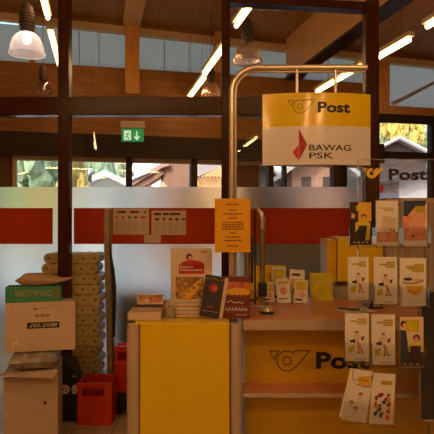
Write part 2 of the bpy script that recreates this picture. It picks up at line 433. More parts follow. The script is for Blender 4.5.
# ------------------------------------------------------------------ lamps
def tube_light(u, v0, v1, z, label, group, tm=M['tube'], rod=True, bare=None):
    c = HALL @ Vector((u, (v0 + v1) / 2, z))
    t = thing('fluorescent_light', c, label, 'ceiling light', group, rotz=TH)
    MB(HALL).box(u - .05, u + .05, v0 - .04, v1 + .04, z + .04, z + .10, M['housing']).build('housing', t, bevel=.006)
    MB(HALL).sweep([(u, v0, z), (u, v1, z)], .026, tm, 8).build('tube', t, smooth=True)
    for v in (v0 + .2, v1 - .2):
        MB(HALL).sweep([(u, v, z + .1), (u, v, min(ceil_z(u), 9))], .002, M['hdark'], 6).build('hanger_rod', t)
def uv(px, D): # point at pixel column and distance -> hall u, v
    p = HALL.inverted() @ Vector((wx(px, D), D, 0)); return p.x, p.y
def hall_row(px_a, py_a, px_b, py_b, z, lab):
    Da = (z - CH) * F / (217 - py_a); Db = (z - CH) * F / (217 - py_b)
    ua, va = uv(px_a, Da); ub, vb = uv(px_b, Db)
    va, vb = sorted((va, vb)); tube_light((ua + ub) / 2, va, vb, z, lab, 'fluorescent lights in the hall')
    return (ua + ub) / 2
hall_row(60, 68, 50, 33, 4.2, 'slim lit fluorescent tube just right of the glowing dome pendant')
hall_row(47, 18, 41, -12, 4.2, 'lit fluorescent tube at the top edge above the glowing dome pendant')
hall_row(190, 98, 204, 78, 3.86, 'lit fluorescent tube ending lowest, beside the middle brown post')
hall_row(206, 75, 224, 45, 3.86, 'lit fluorescent tube crossing up to the middle brown post')
hall_row(237.5, 26, 266, -18, 3.86, 'lit fluorescent tube at the top edge above the arched sign tube')
hall_row(316, 92, 362, 67, 3.86, 'lit fluorescent tube seen above the hanging post sign')
hall_row(368, 63.5, 410, 40, 3.86, 'lit fluorescent tube passing behind the right brown post')
hall_row(427, 27, 470, 2, 3.86, 'lit fluorescent tube cut by the right edge of the photo')
for u_, v_ in ((-4.4, 6.0), (-4.4, 8.3), (6.8, 5.5), (6.8, 8.0)):
    tube_light(u_, v_ - .75, v_ + .75, 3.9, 'lit fluorescent tube of a row out of sight in the hall', 'fluorescent lights out of sight')
def room_light(p, q, label, group, tm):
    p, q = Vector(p), Vector(q); d = (q - p).normalized(); c = (p + q) / 2
    t = thing('fluorescent_light', c, label, 'ceiling light', group)
    MB().sweep([p, q], .026, tm, 8).build('tube', t, smooth=True)
    w_ = Vector((-d.y, d.x, 0)) * .05; e = d * .04; U = Vector((0, 0, 1)); vs = []
    for h_ in (.04, .09): vs += [p - e - w_ + U * h_, q + e - w_ + U * h_, q + e + w_ + U * h_, p - e + w_ + U * h_]
    MB().add(vs, [(3, 2, 1, 0), (4, 5, 6, 7), (0, 1, 5, 4), (1, 2, 6, 5), (2, 3, 7, 6), (3, 0, 4, 7)], M['housing']).build('housing', t)
    for f_ in (.15, .85):
        r_ = p.lerp(q, f_); u_ = (HALL.inverted() @ r_).x
        MB().sweep([r_ + U * .09, (r_.x, r_.y, ceil_z(u_))], .004, M['hdark'], 6).build('hanger_rod', t)
for xx in (-2.6, -.8, 1.0):  # unseen cross row added as frontal fill, its reflection hidden by the transom
    room_light((xx, -1.5, 3.84), (xx + 1.5, -1.5, 3.84), 'unseen fluorescent tube of the fill row added behind the camera', 'added fill lights over the post office', M['tubefill'])
for xx in (-2.1, .5):  # second unseen row, added as fill light for the counter
    room_light((xx, 1.0, 3.30), (xx + 1.5, 1.0, 3.30), 'unseen fluorescent tube of the fill row added above the counter front', 'added fill lights over the counter', M['tubefill'])
room_light((-2.45, -1.0, 3.3), (-3.0, -3.6, 3.3), 'lit fluorescent tube running to the rear on the left', 'fluorescent lights at the rear', M['tubeback'])
room_light((.85, -1.9, 3.3), (.55, -4.2, 3.3), 'lit fluorescent tube running to the rear in the middle', 'fluorescent lights at the rear', M['tubeback'])
room_light((1.9, -1.9, 3.3), (1.75, -4.2, 3.3), 'lit fluorescent tube running to the rear on the right', 'fluorescent lights at the rear', M['tubeback'])

def pendant(px, py_rim, D, dia, on, label):
    x, z = wx(px, D), wz(py_rim, D); r = dia / 2
    t = thing('pendant_lamp', (x, D, z), label, 'pendant lamp')
    h = dia * .66
    prof = [(r * 1.05, 0), (r, .012)] + [(r * math.cos(a) ** .75, h * math.sin(a)) for a in [math.radians(q) for q in (8, 20, 34, 48, 60, 70, 78)]]
    mb = MB(); mb.lathe([(p[0], p[1]) for p in prof], (x, D, z), M['domeon' if on else 'domeoff'], 36); d = mb.build('lamp_shade', t, smooth=True)
    MB().lathe([(r * 1.0, -.004), (r * 1.06, -.004), (r * 1.06, .012), (r * 1.0, .012)], (x, D, z), M['domeon' if on else 'domeoff'], 36).build('rim', d, smooth=True)
    mb = MB(); q = dia
    mb.lathe([(0, h * .93), (.17 * q, h * .93), (.19 * q, h * 1.05), (.21 * q, h * 1.15), (.21 * q, h * 1.9), (.17 * q, h * 2.0), (.17 * q, h * 2.15), (.08 * q, h * 2.3), (0, h * 2.3)], (x, D, z), M['hdark'], 24)
    for k in range(5): mb.lathe([(.22 * q, h * (1.25 + k * .13)), (.235 * q, h * (1.28 + k * .13)), (.22 * q, h * (1.31 + k * .13))], (x, D, z), M['hdark'], 24)
    mb.build('gear_housing', t, smooth=True)
    MB().sweep([(x, D, z + h * 2.3), (x, D, ceil_z(uv(px, D)[0]))], .006, M['hdark'], 6).build('suspension_rod', t)
    if on:
        MB().lathe([(.001, h * .45), (.035, h * .5), (.05, h * .62), (.035, h * .8), (.02, h * .92)], (x, D, z), M['bulb'], 16).build('bulb', d, smooth=True)
pendant(27, 54, 6.4, .41, True, 'glowing clear dome pendant lamp at the top left corner')
pendant(43, 92, 9.0, .31, False, 'dim unlit dome pendant, low and behind the glowing one')
pendant(247.5, 62, 7.2, .39, False, 'unlit dome pendant lamp above the bend of the arched sign tube')
pendant(211, 95, 9.2, .33, False, 'faint unlit dome pendant left of the middle brown post')

# exit sign on the dark header
D = 9.35
t = thing('exit_sign', (wx(132.5, D), D, wz(141.5, D)), 'green and white lit exit sign with running figure and down arrow', 'exit sign')
X = lambda p: wx(p, D); Z = lambda p: wz(p, D)
MB().box(X(120.5), X(144.5), D, D + .05, Z(128), Z(121), M['beige']).build('mounting_box', t, bevel=.005)
MB().box(X(121.5), X(143.5), D + .005, D + .04, Z(141.5), Z(128.6), M['exitg']).build('sign_panel', t, bevel=.004); sp_ = t.children[-1]
mb = MB(); ya = D + .0045
mb.box(X(124), X(131), ya - .004, ya, Z(140), Z(130.5), M['exitw'])
mb.prism([(X(136), Z(131)), (X(137.3), Z(131)), (X(137.3), Z(137)), (X(139.4), Z(135.6)), (X(139.6), Z(137)), (X(136.65), Z(140.6)), (X(133.8), Z(137)), (X(134), Z(135.6)), (X(136), Z(137))], ya - .004, ya, M['exitw'])
mb.build('pictogram', sp_)
mb = MB(); yb = ya - .006
mb.disc(X(128.4), Z(132), .013, .013, yb, yb + .002, M['exitg'], 10)
for q in (((127.8, 133), (127, 136.4)), ((127, 136.4), (128.6, 137.8)), ((128.6, 137.8), (128, 139.8)), ((127, 136.2), (125, 138.6)), ((127.6, 133.6), (129.8, 135)), ((127.6, 133.6), (125.4, 134.8))):
    mb.stroke([(X(a), Z(b)) for a, b in q], .016, yb, yb + .002, M['exitg'])
mb.build('running_figure', sp_)

# ------------------------------------------------------------------ notices on the glass
def glass_poster(x0, x1, ya, yb, label, seed, dots):
    D = G - .015; rnd = random.Random(seed); X = lambda p: wx(p, D); Z = lambda p: wz(p, D)
    mb = MB(); mb.box(X(x0), X(x1), D, D + .0015, Z(yb), Z(ya), M['paper'])
    e = D - .0006
    n = len(dots)
    if seed == 1:
        for a, b in ((.13, .36), (.47, .72), (.86, .91)):
            mb.box(X(x0 + (x1 - x0) * a), X(x0 + (x1 - x0) * b), e, D, Z(ya + 4.6), Z(ya + 2.6), M['hdark'])
    else:
        for a, b in ((.07, .28), (.33, .5), (.52, .84)):
            mb.box(X(x0 + (x1 - x0) * a), X(x0 + (x1 - x0) * b), e, D, Z(ya + 4.6), Z(ya + 2.6), M['hdark'])
    for k, (fx, mt, rr) in enumerate(dots):
        mb.disc(X(x0 + (x1 - x0) * fx), Z(ya + 8.6), .0085 * rr * 1.6, .013, e, D, M[mt], 10)
        mb.disc(X(x0 + (x1 - x0) * fx), Z(ya + 7.6), .005, .007, e - .0006, e, M['skin'], 8)
    for r_ in range(6):
        for c in range(n):
            xx = x0 + (x1 - x0) * (dots[c][0]); ww = rnd.uniform(1.4, 2.8)
            mb.box(X(xx - ww), X(xx + ww), e, D, Z(ya + 12.5 + r_ * 1.8) - .003, Z(ya + 12.5 + r_ * 1.8), M['grey'])
    mb.build('poster', label=label, cat='poster')
glass_poster(113, 149, 208.5, 234.5, 'beige sheet with a row of small red pictures taped on the red band', 1, [(.1, 'lred', 1), (.28, 'lred', 1), (.46, 'choc', 1), (.63, 'choc', 1), (.84, 'lred', 1.7)])
glass_poster(151.5, 186, 210.5, 235, 'beige sheet with a row of small dark pictures taped on the red band', 2, [(.16, 'choc', 1.6), (.36, 'hair', 1), (.55, 'choc', 1.1), (.74, 'hair', 1.3), (.93, 'choc', 1.2)])
D = G - .018
MB().box(wx(144, D), wx(161, D), D - .004, D, wz(243, D), wz(234.8, D), M['paper']).build('note', label='small blank beige note between and below the two picture sheets', cat='note')

# ================================================================== COUNTER
ZC = 1.07; DF = 2.65
Xf = lambda p, D=DF: wx(p, D)
t = thing('post_counter', (Xf(330), 3.0, 0), 'long yellow post office counter with orange wooden top, horn emblem and Post lettering', 'counter')
XR = Xf(470); XL = Xf(243) + .001
MB().box(XL, XR, DF + .012, 3.42, ZC - .04, ZC, M['ctop']).build('worktop', t, bevel=.003)
MB().box(XL, XR, DF, DF + .012, ZC - .048, ZC + .001, M['beige']).build('edge_band', t, bevel=.003)
PD = 2.83
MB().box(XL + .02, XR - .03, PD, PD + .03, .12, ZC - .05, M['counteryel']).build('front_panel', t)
MB().box(XL + .02, XR - .03, PD + .03, 3.40, .12, .16, M['beige']).build('bottom_panel', t)
MB().box(XR - .06, XR, PD - .02, 3.42, 0, ZC - .05, M['beige']).build('side_panel', t, bevel=.004)
MB().box(XL + .03, XR - .04, PD + .05, 3.35, 0, .11, M['dark']).build('plinth', t)
# bag shelf, tilting very slightly as seen: a real ledge in front of the panel
sh = MB(); sz = wz(394, DF)
sh.box(XL, XR - .06, DF + .012, PD, sz - .018, sz, M['ctop']); sh.build('bag_shelf', t)
MB().box(XL, XR - .06, DF, DF + .012, sz - .02, sz + .002, M['beige']).build('shelf_edge', t, bevel=.003)
mb = MB(); Xp = lambda p: wx(p, PD); Zp = lambda p: wz(p, PD)
horn(mb, Xp(269.5), Zp(350.5), Xp(310) - Xp(269.5), PD - .003, PD, M['black'], .0045); mb.build('horn_emblem', t)
mb = MB(); mb.text('Post', (Xp(316) + Xp(370)) / 2, Zp(360.5), Xp(370) - Xp(316), Zp(352) - Zp(369), PD - .002, M['black'], .035); mb.build('lettering', t)
# yellow side desk
XA, XB = Xf(140, 2.6), Xf(229.5, 2.6)
t = thing('display_desk', ((XA + XB) / 2, 2.9, 0), 'yellow desk block with rounded beige corner columns left of the counter', 'desk')
DD = 2.6
MB().box(XA, XB, DD, DD + .03, .06, ZC + .0, M['yellow']).build('front_panel', t, bevel=.004)
MB().box(XA - .03, XB + .003, DD + .03, 3.35, ZC - .035, ZC, M['yellow']).build('top', t, bevel=.003)
MB().box(XA - .04, XA - .015, DD + .06, 3.33, .05, ZC - .04, M['beige']).build('side_panel', t)
MB().box(XB - .02, XB, DD + .06, 3.33, .05, ZC - .04, M['beige']).build('side_panel', t)
for x, r_ in ((Xf(133.2, DD) - .003, .035), (Xf(236.3, DD), .032)):
    MB().sweep([(x, DD + .04, .0), (x, DD + .04, ZC - .012)], r_, M['beige'], 24).build('corner_column', t, smooth=True)

# items on the desk; a helper for upright leaning books
def upright(name, x0, x1, ytop, D, th, lean, roll, mats, label, cat, art=None, z0=ZC, group=None):
    """a flat thing standing on z0: front face centred at columns x0..x1, leaning back by lean degrees, rolled by roll"""
    w_ = wx(x1, D) - wx(x0, D); h_ = wz(ytop, D) - z0
    T = Matrix.Translation((wx((x0 + x1) / 2, D), D, z0)) @ Matrix.Rotation(math.radians(roll), 4, 'Y') @ Matrix.Rotation(-math.radians(lean), 4, 'X')
    mb = MB(T); mb.box(-w_ / 2, w_ / 2, 0, th, 0, h_, mats)
    if art: art(mb, w_, h_)
    zmin = min(v.z for v in mb.v)
    for v in mb.v: v.z += z0 + .001 - zmin
    return mb.build(name, label=label, cat=cat, group=group)
def art_poster(mb, w, h):
    a, b = -.0012, 0
    mb.disc(0.02 * w, h * .73, w * .29, h * .075, a, b, M['lred'], 24)
    mb.box(-w * .30, w * .31, a, b, h * .58, h * .73, M['lred'])
    mb.disc(-.05 * w, h * .86, w * .08, h * .055, a, b, M['hair'], 16); mb.disc(-.035 * w, h * .845, w * .05, h * .035, a - .001, a, M['skin'], 14)
    mb.text('Bessere', -.12 * w, h * .695, w * .32, h * .035, a - .0015, M['white'], .03)
    mb.text('Erkenntnis', 0, h * .645, w * .54, h * .035, a - .0015, M['white'], .03)
    mb.box(w * .22, w * .38, a, b, h * .935, h * .95, M['dred'])
upright('display_card', 170.5, 212, 249, 2.98, .03, 3, 0, M['paper'], 'tall beige card with red clad figure and white heading, behind the books', 'display card', art_poster)
# acrylic leaflet block in front of it
def art_autumn(mb, w, h):
    mb.box(-w * .5, w * .5, -.0012, 0, h * .45, h, M['autumn'])
    mb.add([(-w * .3, -.002, h * .47), (w * .02, -.002, h * .47), (w * .46, -.002, h * .86), (w * .3, -.002, h * .93)], [(0, 1, 2, 3)], M['gold'])
    for k in range(7): mb.disc(w * (-.2 + k * .09), h * (.55 + k * .045), w * .07, h * .035, -.0032, -.002, M['yellimg' if k % 2 else 'autumn'], 10)
    mb.text('25', w * .42, h * .93, w * .09, h * .04, -.0026, M['white'], .03)
    for k in range(4): mb.box(-w * .5, w * .5, -.0012, 0, h * (.06 + k * .095), h * (.085 + k * .095), M['grey' if k % 2 else 'autumn'])
upright('catalogue', 175.5, 203.5, 278, 2.735, .035, 4, 0, M['cardlt'], 'thick pale catalogue with a golden brown cover picture', 'catalogue', art_autumn)
def art_black(mb, w, h):
    a, b = -.0012, 0
    mb.disc(.0, h * .70, w * .22, h * .10, a, b, M['dred'], 18, rot=.4); mb.disc(.01, h * .70, w * .13, h * .055, a - .001, a, M['sunset'], 18, rot=.4)
    mb.stroke([(-w * .45, h * .9), (-.1 * w, h * .93), (w * .2, h * .9), (w * .47, h * .93)], .004, a, b, M['autumn'])
    mb.text('rosso', 0, h * .25, w * .35, h * .05, a, M['lred'], .0)
    mb.box(-w * .4, w * .4, a, b, h * .135, h * .15, M['grey'])
    mb.box(w * .5, w * .5 + .018, -.001, .012, 0, h * .985, M['cardlt'])
upright('book', 199, 219, 278, 2.675, .012, 9, 9, M['choc'], 'tilted dark book with a red emblem, between the catalogue and the orange book', 'book', art_black)
def art_orange(mb, w, h):
    a, b = -.0012, 0
    mb.box(-w * .5, w * .5, a, b, h * .5, h * .86, M['sunset'])
    mb.disc(w * .06, h * .62, w * .42, h * .10, a - .0008, a, M['gold'], 20)
    mb.box(-w * .5, w * .5, a - .001, b, h * .40, h * .53, M['dkred'])
    for k in range(6): mb.disc(-w * .42 + k * w * .17, h * .53, w * .07, h * .03, a - .0016, a, M['hair'], 8)
    mb.stroke([(-w * .35, h * .36), (-w * .2, h * .42), (-w * .08, h * .36), (w * .08, h * .38), (w * .25, h * .36)], .0035, a - .001, a, M['white'])
    for k in range(7):
        x = -w * .38 + k * w * .115
        mb.stroke([(x, h * .17), (x + w * .03, h * (.25 + .03 * (k % 2))), (x + w * .07, h * .18), (x + w * .09, h * .22)], .003, a - .001, a, M['white'])
    mb.stroke([(0, h * .08), (w * .4, h * .08)], .003, a, b, M['paper'])
upright('book', 222, 250, 277.5, 2.70, .018, 7, 1.5, M['dkred'], 'red and orange sunset covered book standing near the sign pole', 'book', art_orange)
# clear acrylic block lying left of the catalogue
MB().box(wx(166, 2.7), wx(174, 2.7), 2.70, 2.80, ZC + .001, ZC + .055, M['acryledge']).build('leaflet_holder', label='small clear acrylic holder left of the thick catalogue', cat='holder', bevel=.003)
# pile on left corner
D = 2.655
MB().box(wx(127.5, D), wx(161, D), D, D + .24, ZC + .001, wz(312.5, D), M['cardlt']).build('carton', label='flat beige carton lying on the left end of the yellow desk', cat='box', bevel=.003)
zb = wz(312.5, D) + .001
rnd = random.Random(4); z = zb
for k, (c, lb) in enumerate((('choc', 'dark magazine directly on the flat beige carton'), ('grey', 'grey magazine second from the carton in the small pile'), ('hair', 'brown magazine just under the picture magazine'))):
    T = Matrix.Translation((wx(145.5, D) + .003 * k, D + .13, z)) @ Matrix.Rotation(math.radians(rnd.uniform(-3, 3)), 4, 'Z')
    mb = MB(T); mb.box(-.077, .077, -.105, .105, 0, .006, M[c]); mb.box(-.075, .078, -.107, .103, .0015, .0045, M['paper'])
    mb.build('magazine', label=lb, cat='magazine', group='magazines on the carton'); z += .0075
def art_mag(mb, w, h):
    a, b = -.001, 0
    mb.box(-w * .47, w * .47, a, b, h * .06, h * .94, M['autumn']); mb.disc(-w * .12, h * .35, w * .12, h * .16, a - .001, a, M['skin'], 14)
    mb.disc(w * .25, h * .5, w * .2, h * .2, a - .001, a, M['sunset'], 14); mb.stroke([(-w * .42, h * .12), (w * .45, h * .10)], .004, a - .001, a, M['white'])
upright('magazine', 137, 163, 295, 2.74, .008, 25, 0, M['paper'], 'propped up magazine with a brown food picture cover on the small pile', 'magazine', art_mag, z0=z)

# ------------------------------------------------------------------ sign on its arched pole
D = 2.92; X = lambda p: wx(p, D); Z = lambda p: wz(p, D)
t = thing('hanging_sign', (X(232), D, 0), 'arched metal pole with hanging yellow and white Post sign', 'sign')
rb = .14
xp = X(232); zt_ = Z(67.5)
pole = [(xp, D, .0), (xp, D, 1.0), (xp, D, zt_ - rb)] + [(xp + rb - rb * math.cos(math.radians(a)), D, zt_ - rb + rb * math.sin(math.radians(a))) for a in range(10, 91, 10)] + [(X(367), D, zt_)]
MB().sweep([(p[0] - .0, p[1], p[2]) for p in pole], .0165, M['alu'], 16).build('pole', t, smooth=True)
p2 = [(p[0] + (.018 if p[2] < zt_ - rb + .001 else 0), p[1] + .03, p[2]) for p in pole]
rc = .122
pole2 = [(xp + .020, D + .012, 0), (xp + .020, D + .012, zt_ - rb)] + [(xp + .020 + (rb - .02) - (rb - .02) * math.cos(math.radians(a)), D + .012, zt_ - rb + (rb - .02) * math.sin(math.radians(a))) for a in range(10, 91, 10)] + [(X(366), D + .012, zt_ - .02)]
MB().sweep(pole2, .008, M['alu'], 10).build('inner_rail', t, smooth=True)
for p in (297, 335.5):
    MB().sweep([(X(p), D, zt_ - .01), (X(p), D, Z(93.5))], .009, M['alu'], 10).build('hanger', t, smooth=True)
sx0, sx1 = X(262.5), X(370.5)
def bow(p):   # panel bulges towards the viewer
    q = (p.x - (sx0 + sx1) / 2) / ((sx1 - sx0) / 2)
    return (p.x, p.y - .05 * (1 - q * q), p.z)
def grid_panel(z0, z1, m, th=.03, y=D):
    mb = MB(); n = 24
    for k in range(n):
        a = sx0 + (sx1 - sx0) * k / n; b = sx0 + (sx1 - sx0) * (k + 1) / n
        mb.add([(a, y, z0), (b, y, z0), (b, y, z1), (a, y, z1)], [(0, 1, 2, 3)], m)
        mb.add([(a, y + th, z0), (b, y + th, z0), (b, y + th, z1), (a, y + th, z1)], [(3, 2, 1, 0)], m)
        for zz, o in ((z0, (0, 3, 2, 1)), (z1, (0, 1, 2, 3))):
            mb.add([(a, y, zz), (b, y, zz), (b, y + th, zz), (a, y + th, zz)], [o], m)
    for a, o in ((sx0, (0, 3, 2, 1)), (sx1, (0, 1, 2, 3))):
        mb.add([(a, y, z0), (a, y + th, z0), (a, y + th, z1), (a, y, z1)], [o], m)
    return mb.warp(bow)
def weld(o):
    import bmesh
    b = bmesh.new(); b.from_mesh(o.data); bmesh.ops.remove_doubles(b, verts=b.verts, dist=1e-5); b.to_mesh(o.data); b.free()
    o.data.set_sharp_from_angle(angle=math.radians(40))
zmid = Z(127.5); Y0 = D
up_ = o = grid_panel(zmid, Z(94.5), M['signyel']).build('upper_panel', t, smooth=True); weld(o)
lo_ = o = grid_panel(Z(165.5), zmid, M['signwht']).build('lower_panel', t, smooth=True); weld(o)
mb = MB(); horn(mb, X(287.3), Z(101.5), X(313.5) - X(287.3), D - .0015, D + .001, M['black'], .0026); mb.warp(bow).build('horn_emblem', up_)
mb = MB(); mb.text('Post', X(332.3), Z(109), X(348.6) - X(316), Z(103.6) - Z(114.3), D - .002, M['black'], .035); mb.warp(bow).build('post_lettering', up_)
mb = MB(); mb.text('BAWAG', X(328.5), Z(148.8), X(349.5) - X(307.5), Z(145.8) - Z(151.8), D - .002, M['black'], .012)
mb.text('PSK', X(319.7), Z(156.6), X(331.8) - X(307.7), Z(153.6) - Z(159.6), D - .002, M['black'], .012); mb.warp(bow).build('bank_lettering', lo_)
mb = MB()
mb.add([(X(297.5), D - .002, Z(130)), (X(305.8), D - .002, Z(145.8)), (X(297.8), D - .002, Z(161.5))], [(0, 2, 1)], M['dred'])
mb.add([(X(291.3), D - .002, Z(153)), (X(297.3), D - .002, Z(146)), (X(297.3), D - .002, Z(161.5))], [(0, 2, 1)], M['lred'])
mb.warp(bow).build('red_emblem', lo_)
# orange notice taped on the pole
D = 2.88
mb = MB(); mb.box(wx(214.8, D), wx(250.3, D), D, D + .002, wz(252.3, D), wz(198.6, D), M['orange'])
for yy, a, b in ((204.5, 226, 239), (210, 229, 237), (214, 223, 243), (218, 228, 238), (222.5, 222, 243), (224.8, 222, 244), (227, 222, 243), (229.2, 222, 244.5), (233, 230, 236), (237, 225, 241), (240.5, 224, 242), (246, 227, 239)):
    x = a
    rr = random.Random(int(yy * 10))
    while x < b - 1:
        l = rr.uniform(1.2, 3.4); mb.box(wx(x, D), wx(min(x + l, b), D), D - .0006, D, wz(yy + .55, D), wz(yy - .55, D), M['hair']); x += l + .6
mb.build('notice', label='bright orange notice sheet with small text taped to the sign pole', cat='notice')

# ------------------------------------------------------------------ hand trucks
def rail(mb, pts, r): mb.sweep(pts, r, M['brass'], 12)
D = 4.28
t = thing('hand_truck', (wx(116, D), D, 0), 'tall metal hand truck seen edge-on, holding a red crate', 'hand truck')
X = lambda p: wx(p, D); Z = lambda p: wz(p, D)
def side_rail(y):
    pts = [(X(107.2), y, Z(209)), (X(106.6), y, Z(216)), (X(107), y, Z(250)), (X(108.4), y, Z(300)), (X(109.6), y, Z(350)), (X(110.3), y, Z(380)), (X(111), y, Z(389)), (X(113.5), y, Z(395)), (X(118), y, Z(397.5)), (X(136), y, Z(398))]
    mb = MB(); vs = []; n = len(pts); fs = []
    hw = [.022 if k < 7 else .020 for k in range(n)]
    for i, p in enumerate(pts):
        a = Vector(pts[max(i - 1, 0)]); b = Vector(pts[min(i + 1, n - 1)]); d = (b - a).normalized(); nn = Vector((d.z, 0, -d.x))
        for yy in (-.014, .014): vs += [Vector(p) + nn * hw[i] + Vector((0, yy, 0)), Vector(p) - nn * hw[i] + Vector((0, yy, 0))]
    for i in range(n - 1):
        a = 4 * i; b = a + 4
        fs += [(a, a + 1, b + 1, b), (a + 2, b + 2, b + 3, a + 3), (a, b, b + 2, a + 2), (a + 1, a + 3, b + 3, b + 1)]
    fs += [(0, 2, 3, 1), (4 * n - 4, 4 * n - 3, 4 * n - 1, 4 * n - 2)]
    mb.add(vs, fs, M['brass']); return mb
side_rail(D).build('rail', t, bevel=.004); side_rail(D + .09).build('rail', t, bevel=.004)
mb = MB()
for k, yy in enumerate((225, 262, 300, 340, 372)): mb.box(X(106.3), X(109.3), D + .014, D + .076, Z(yy) - .012, Z(yy) + .012, M['brass'])
mb.build('cross_bar', t)
MB().box(X(112.5), X(137), D - .014, D + .104, Z(393.5), Z(391), M['brass']).build('toe_plate', t, bevel=.002)
MB().sweep([(X(107.2), D + .045, Z(214)), (X(107.2), D + .045, Z(207.8))], .024, M['alu'], 14).build('handle', t, smooth=True)
st = [(110, 243), (111.5, 255), (113.2, 268), (114.8, 285), (115, 305), (114.2, 336)]
mb = MB(); vs = []; fs = []
for i, (a, b) in enumerate(st):
    wd = (0.3, 1.0, 1.8, 2.0, 1.8, 1.6)[i]
    for yy in (D - .03, D - .026): vs += [(X(a - wd), yy, Z(b)), (X(a + wd), yy, Z(b))]
for i in range(len(st) - 1):
    a = 4 * i; b = a + 4; fs += [(a, b, b + 1, a + 1), (a + 2, a + 3, b + 3, b + 2), (a, a + 2, b + 2, b), (a + 1, b + 1, b + 3, a + 3)]
mb.add(vs, fs, M['blackpl']); mb.build('strap', t)
for yy in (D - .05, D + .12):
    MB().lathe([(.045, 0), (.075, .004), (.078, .02), (.075, .036), (.045, .04)], (0, 0, 0), M['blackpl'], 24, caps=True).warp(lambda p: (X(120.5) + p.x, yy - .02 + p.z, .079 + p.y)).build('wheel', t, smooth=True)
MB().sweep([(X(120.5), D - .05, .079), (X(120.5), D + .14, .079)], .012, M['blackpl'], 10).build('axle', t)
MB().box(X(116), X(126), D + .0, D + .09, .08, Z(399.5), M['blackpl']).build('wheel_bracket', t)

D = 3.08
t = thing('pole_stand', (wx(255, D), D, ZC), 'tall brownish metal two-pole stand with black clamp on the counter behind the bell', 'stand')
def P(a, b, dy=0): return (wx(a, D), D + dy, wz(b, D))
MB().sweep([(wx(247, D), D, ZC + .012), P(247, 228), P(247, 214)], .016, M['brass'], 14).build('pole', t, smooth=True)
MB().sweep([(wx(262.2, D), D, ZC + .012), P(262.2, 228), P(262, 220), P(260.5, 213)], .0165, M['brass'], 14).build('pole', t, smooth=True)
MB().sweep([P(262.2, 229, -.012), P(262.2, 220, -.014), P(260.6, 213, -.012), P(257.5, 208.8, -.006)], [.012, .018, .016, .008], M['alu'], 12).build('end_cap', t, smooth=True)
MB().sweep([P(247, 214), P(249, 209), P(254, 207.5), P(258, 208.5), P(260.5, 213)], .009, M['brass'], 10).build('loop', t, smooth=True)
MB().sweep([(wx(255, D), D, ZC + .012), P(255, 211)], .005, M['blackpl'], 8).build('centre_rod', t, smooth=True)
MB().box(wx(258, D), wx(266.5, D), D - .035, D + .025, wz(296, D), wz(282, D), M['blackpl']).build('clamp', t, bevel=.006)
MB().sweep([P(258, 296, -.03), P(254, 300, -.04), P(250, 299, -.03)], .007, M['blackpl'], 8).build('clamp_lever', t, smooth=True)
MB().box(wx(250.5, D), wx(253, D), D - .01, D + .008, wz(283, D), wz(236, D), M['blackpl']).build('strap', t, bevel=.002)
MB().box(wx(244, D), wx(267, D), D - .05, D + .05, ZC + .0005, ZC + .012, M['beige']).build('base', t, bevel=.003)

# ------------------------------------------------------------------ crates
def crate(x0, x1, y_top, y_bot, D, depth, label, zbot=None):
    X = lambda p: wx(p, D); xa, xb = X(x0), X(x1); zt, zb_ = wz(y_top, D), (wz(y_bot, D) if zbot is None else zbot)
    H = zt - zb_; W = xb - xa
    t = thing('plastic_crate', ((xa + xb) / 2, D + depth / 2, zb_), label, 'crate', 'red plastic crates')
    m = M['red']; mb = MB()
    # front with hand hole and ribs
    hx0, hx1, hz0, hz1 = xa + W * .14, xb - W * .22, zb_ + H * .68, zb_ + H * .86
    mb.box(xa, xb, D, D + .012, zb_, hz0, m); mb.box(xa, xb, D, D + .012, hz1, zt, m)
    mb.box(xa, hx0, D, D + .012, hz0, hz1, m); mb.box(hx1, xb, D, D + .012, hz0, hz1, m)
    for k in range(1, 4): mb.box(xa + W * k / 4 - .004, xa + W * k / 4 + .004, D - .008, D, zb_ + .02, zb_ + H * .56, m)
    mb.box(xa - .006, xb + .006, D - .012, D, zb_ + H * .57, zb_ + H * .60, m); mb.box(xa - .006, xb + .006, D - .010, D, zb_ + H * .22, zb_ + H * .25, m)
    mb.box(xa - .006, xb + .006, D - .012, D, zt - .012, zt, m); mb.box(xa - .006, xb + .006, D - .012, D, zb_, zb_ + .012, m)
    mb.build('front_wall', t, bevel=.002)
    MB().box(xa, xb, D + depth - .012, D + depth, zb_, zt, m).build('rear_wall', t)
    MB().box(xa, xa + .01, D + .012, D + depth - .012, zb_, zt, m).build('side_wall', t)
    MB().box(xb - .01, xb, D + .012, D + depth - .012, zb_, zt, m).build('side_wall', t)
    MB().box(xa + .01, xb - .01, D + .012, D + depth - .012, zb_, zb_ + .012, m).build('bottom', t)
crate(77.5, 111.5, 383, 0, 4.0, .24, 'red plastic crate standing on the tiled floor beside the hand truck', zbot=.001)
crate(114.5, 136, 346, 0, 4.265, .115, 'red plastic crate standing up on the hand truck toe plate', zbot=wz(391, 4.28) + .001)

# black case with round badges
D = 4.02; X = lambda p: wx(p, D); Z = lambda p: wz(p, D)
t = thing('black_case', (X(67), D, 0), 'black glossy plastic case with two pale round badges left of the red floor crate', 'case')
mb = MB(); mb.prism([(X(57), .015), (X(77.2), .015), (X(77.2), Z(385)), (X(75), Z(372)), (X(70), Z(362)), (X(57), Z(356))], D, D + .17, M['blackpl']); mb.build('body', t, bevel=.012)
for a, bb in ((65.2, 4.6), (74.6, 2.9)):
    mb = MB(); mb.disc(X(a), Z(389.3), bb / F * D, 4.6 / F * D, D - .004, D, M['paper'], 22); mb.disc(X(a), Z(389.3), .6 * bb / F * D, .6 * 4.6 / F * D, D - .005, D - .004, M['env'], 18)
    mb.disc(X(a), Z(389.3), .3 * bb / F * D, .3 * 4.6 / F * D, D - .006, D - .005, M['paper'], 12); mb.build('badge', t)
MB().box(X(72), X(76), D - .006, D, Z(377), Z(375.6), M['grey']).build('clip', t)
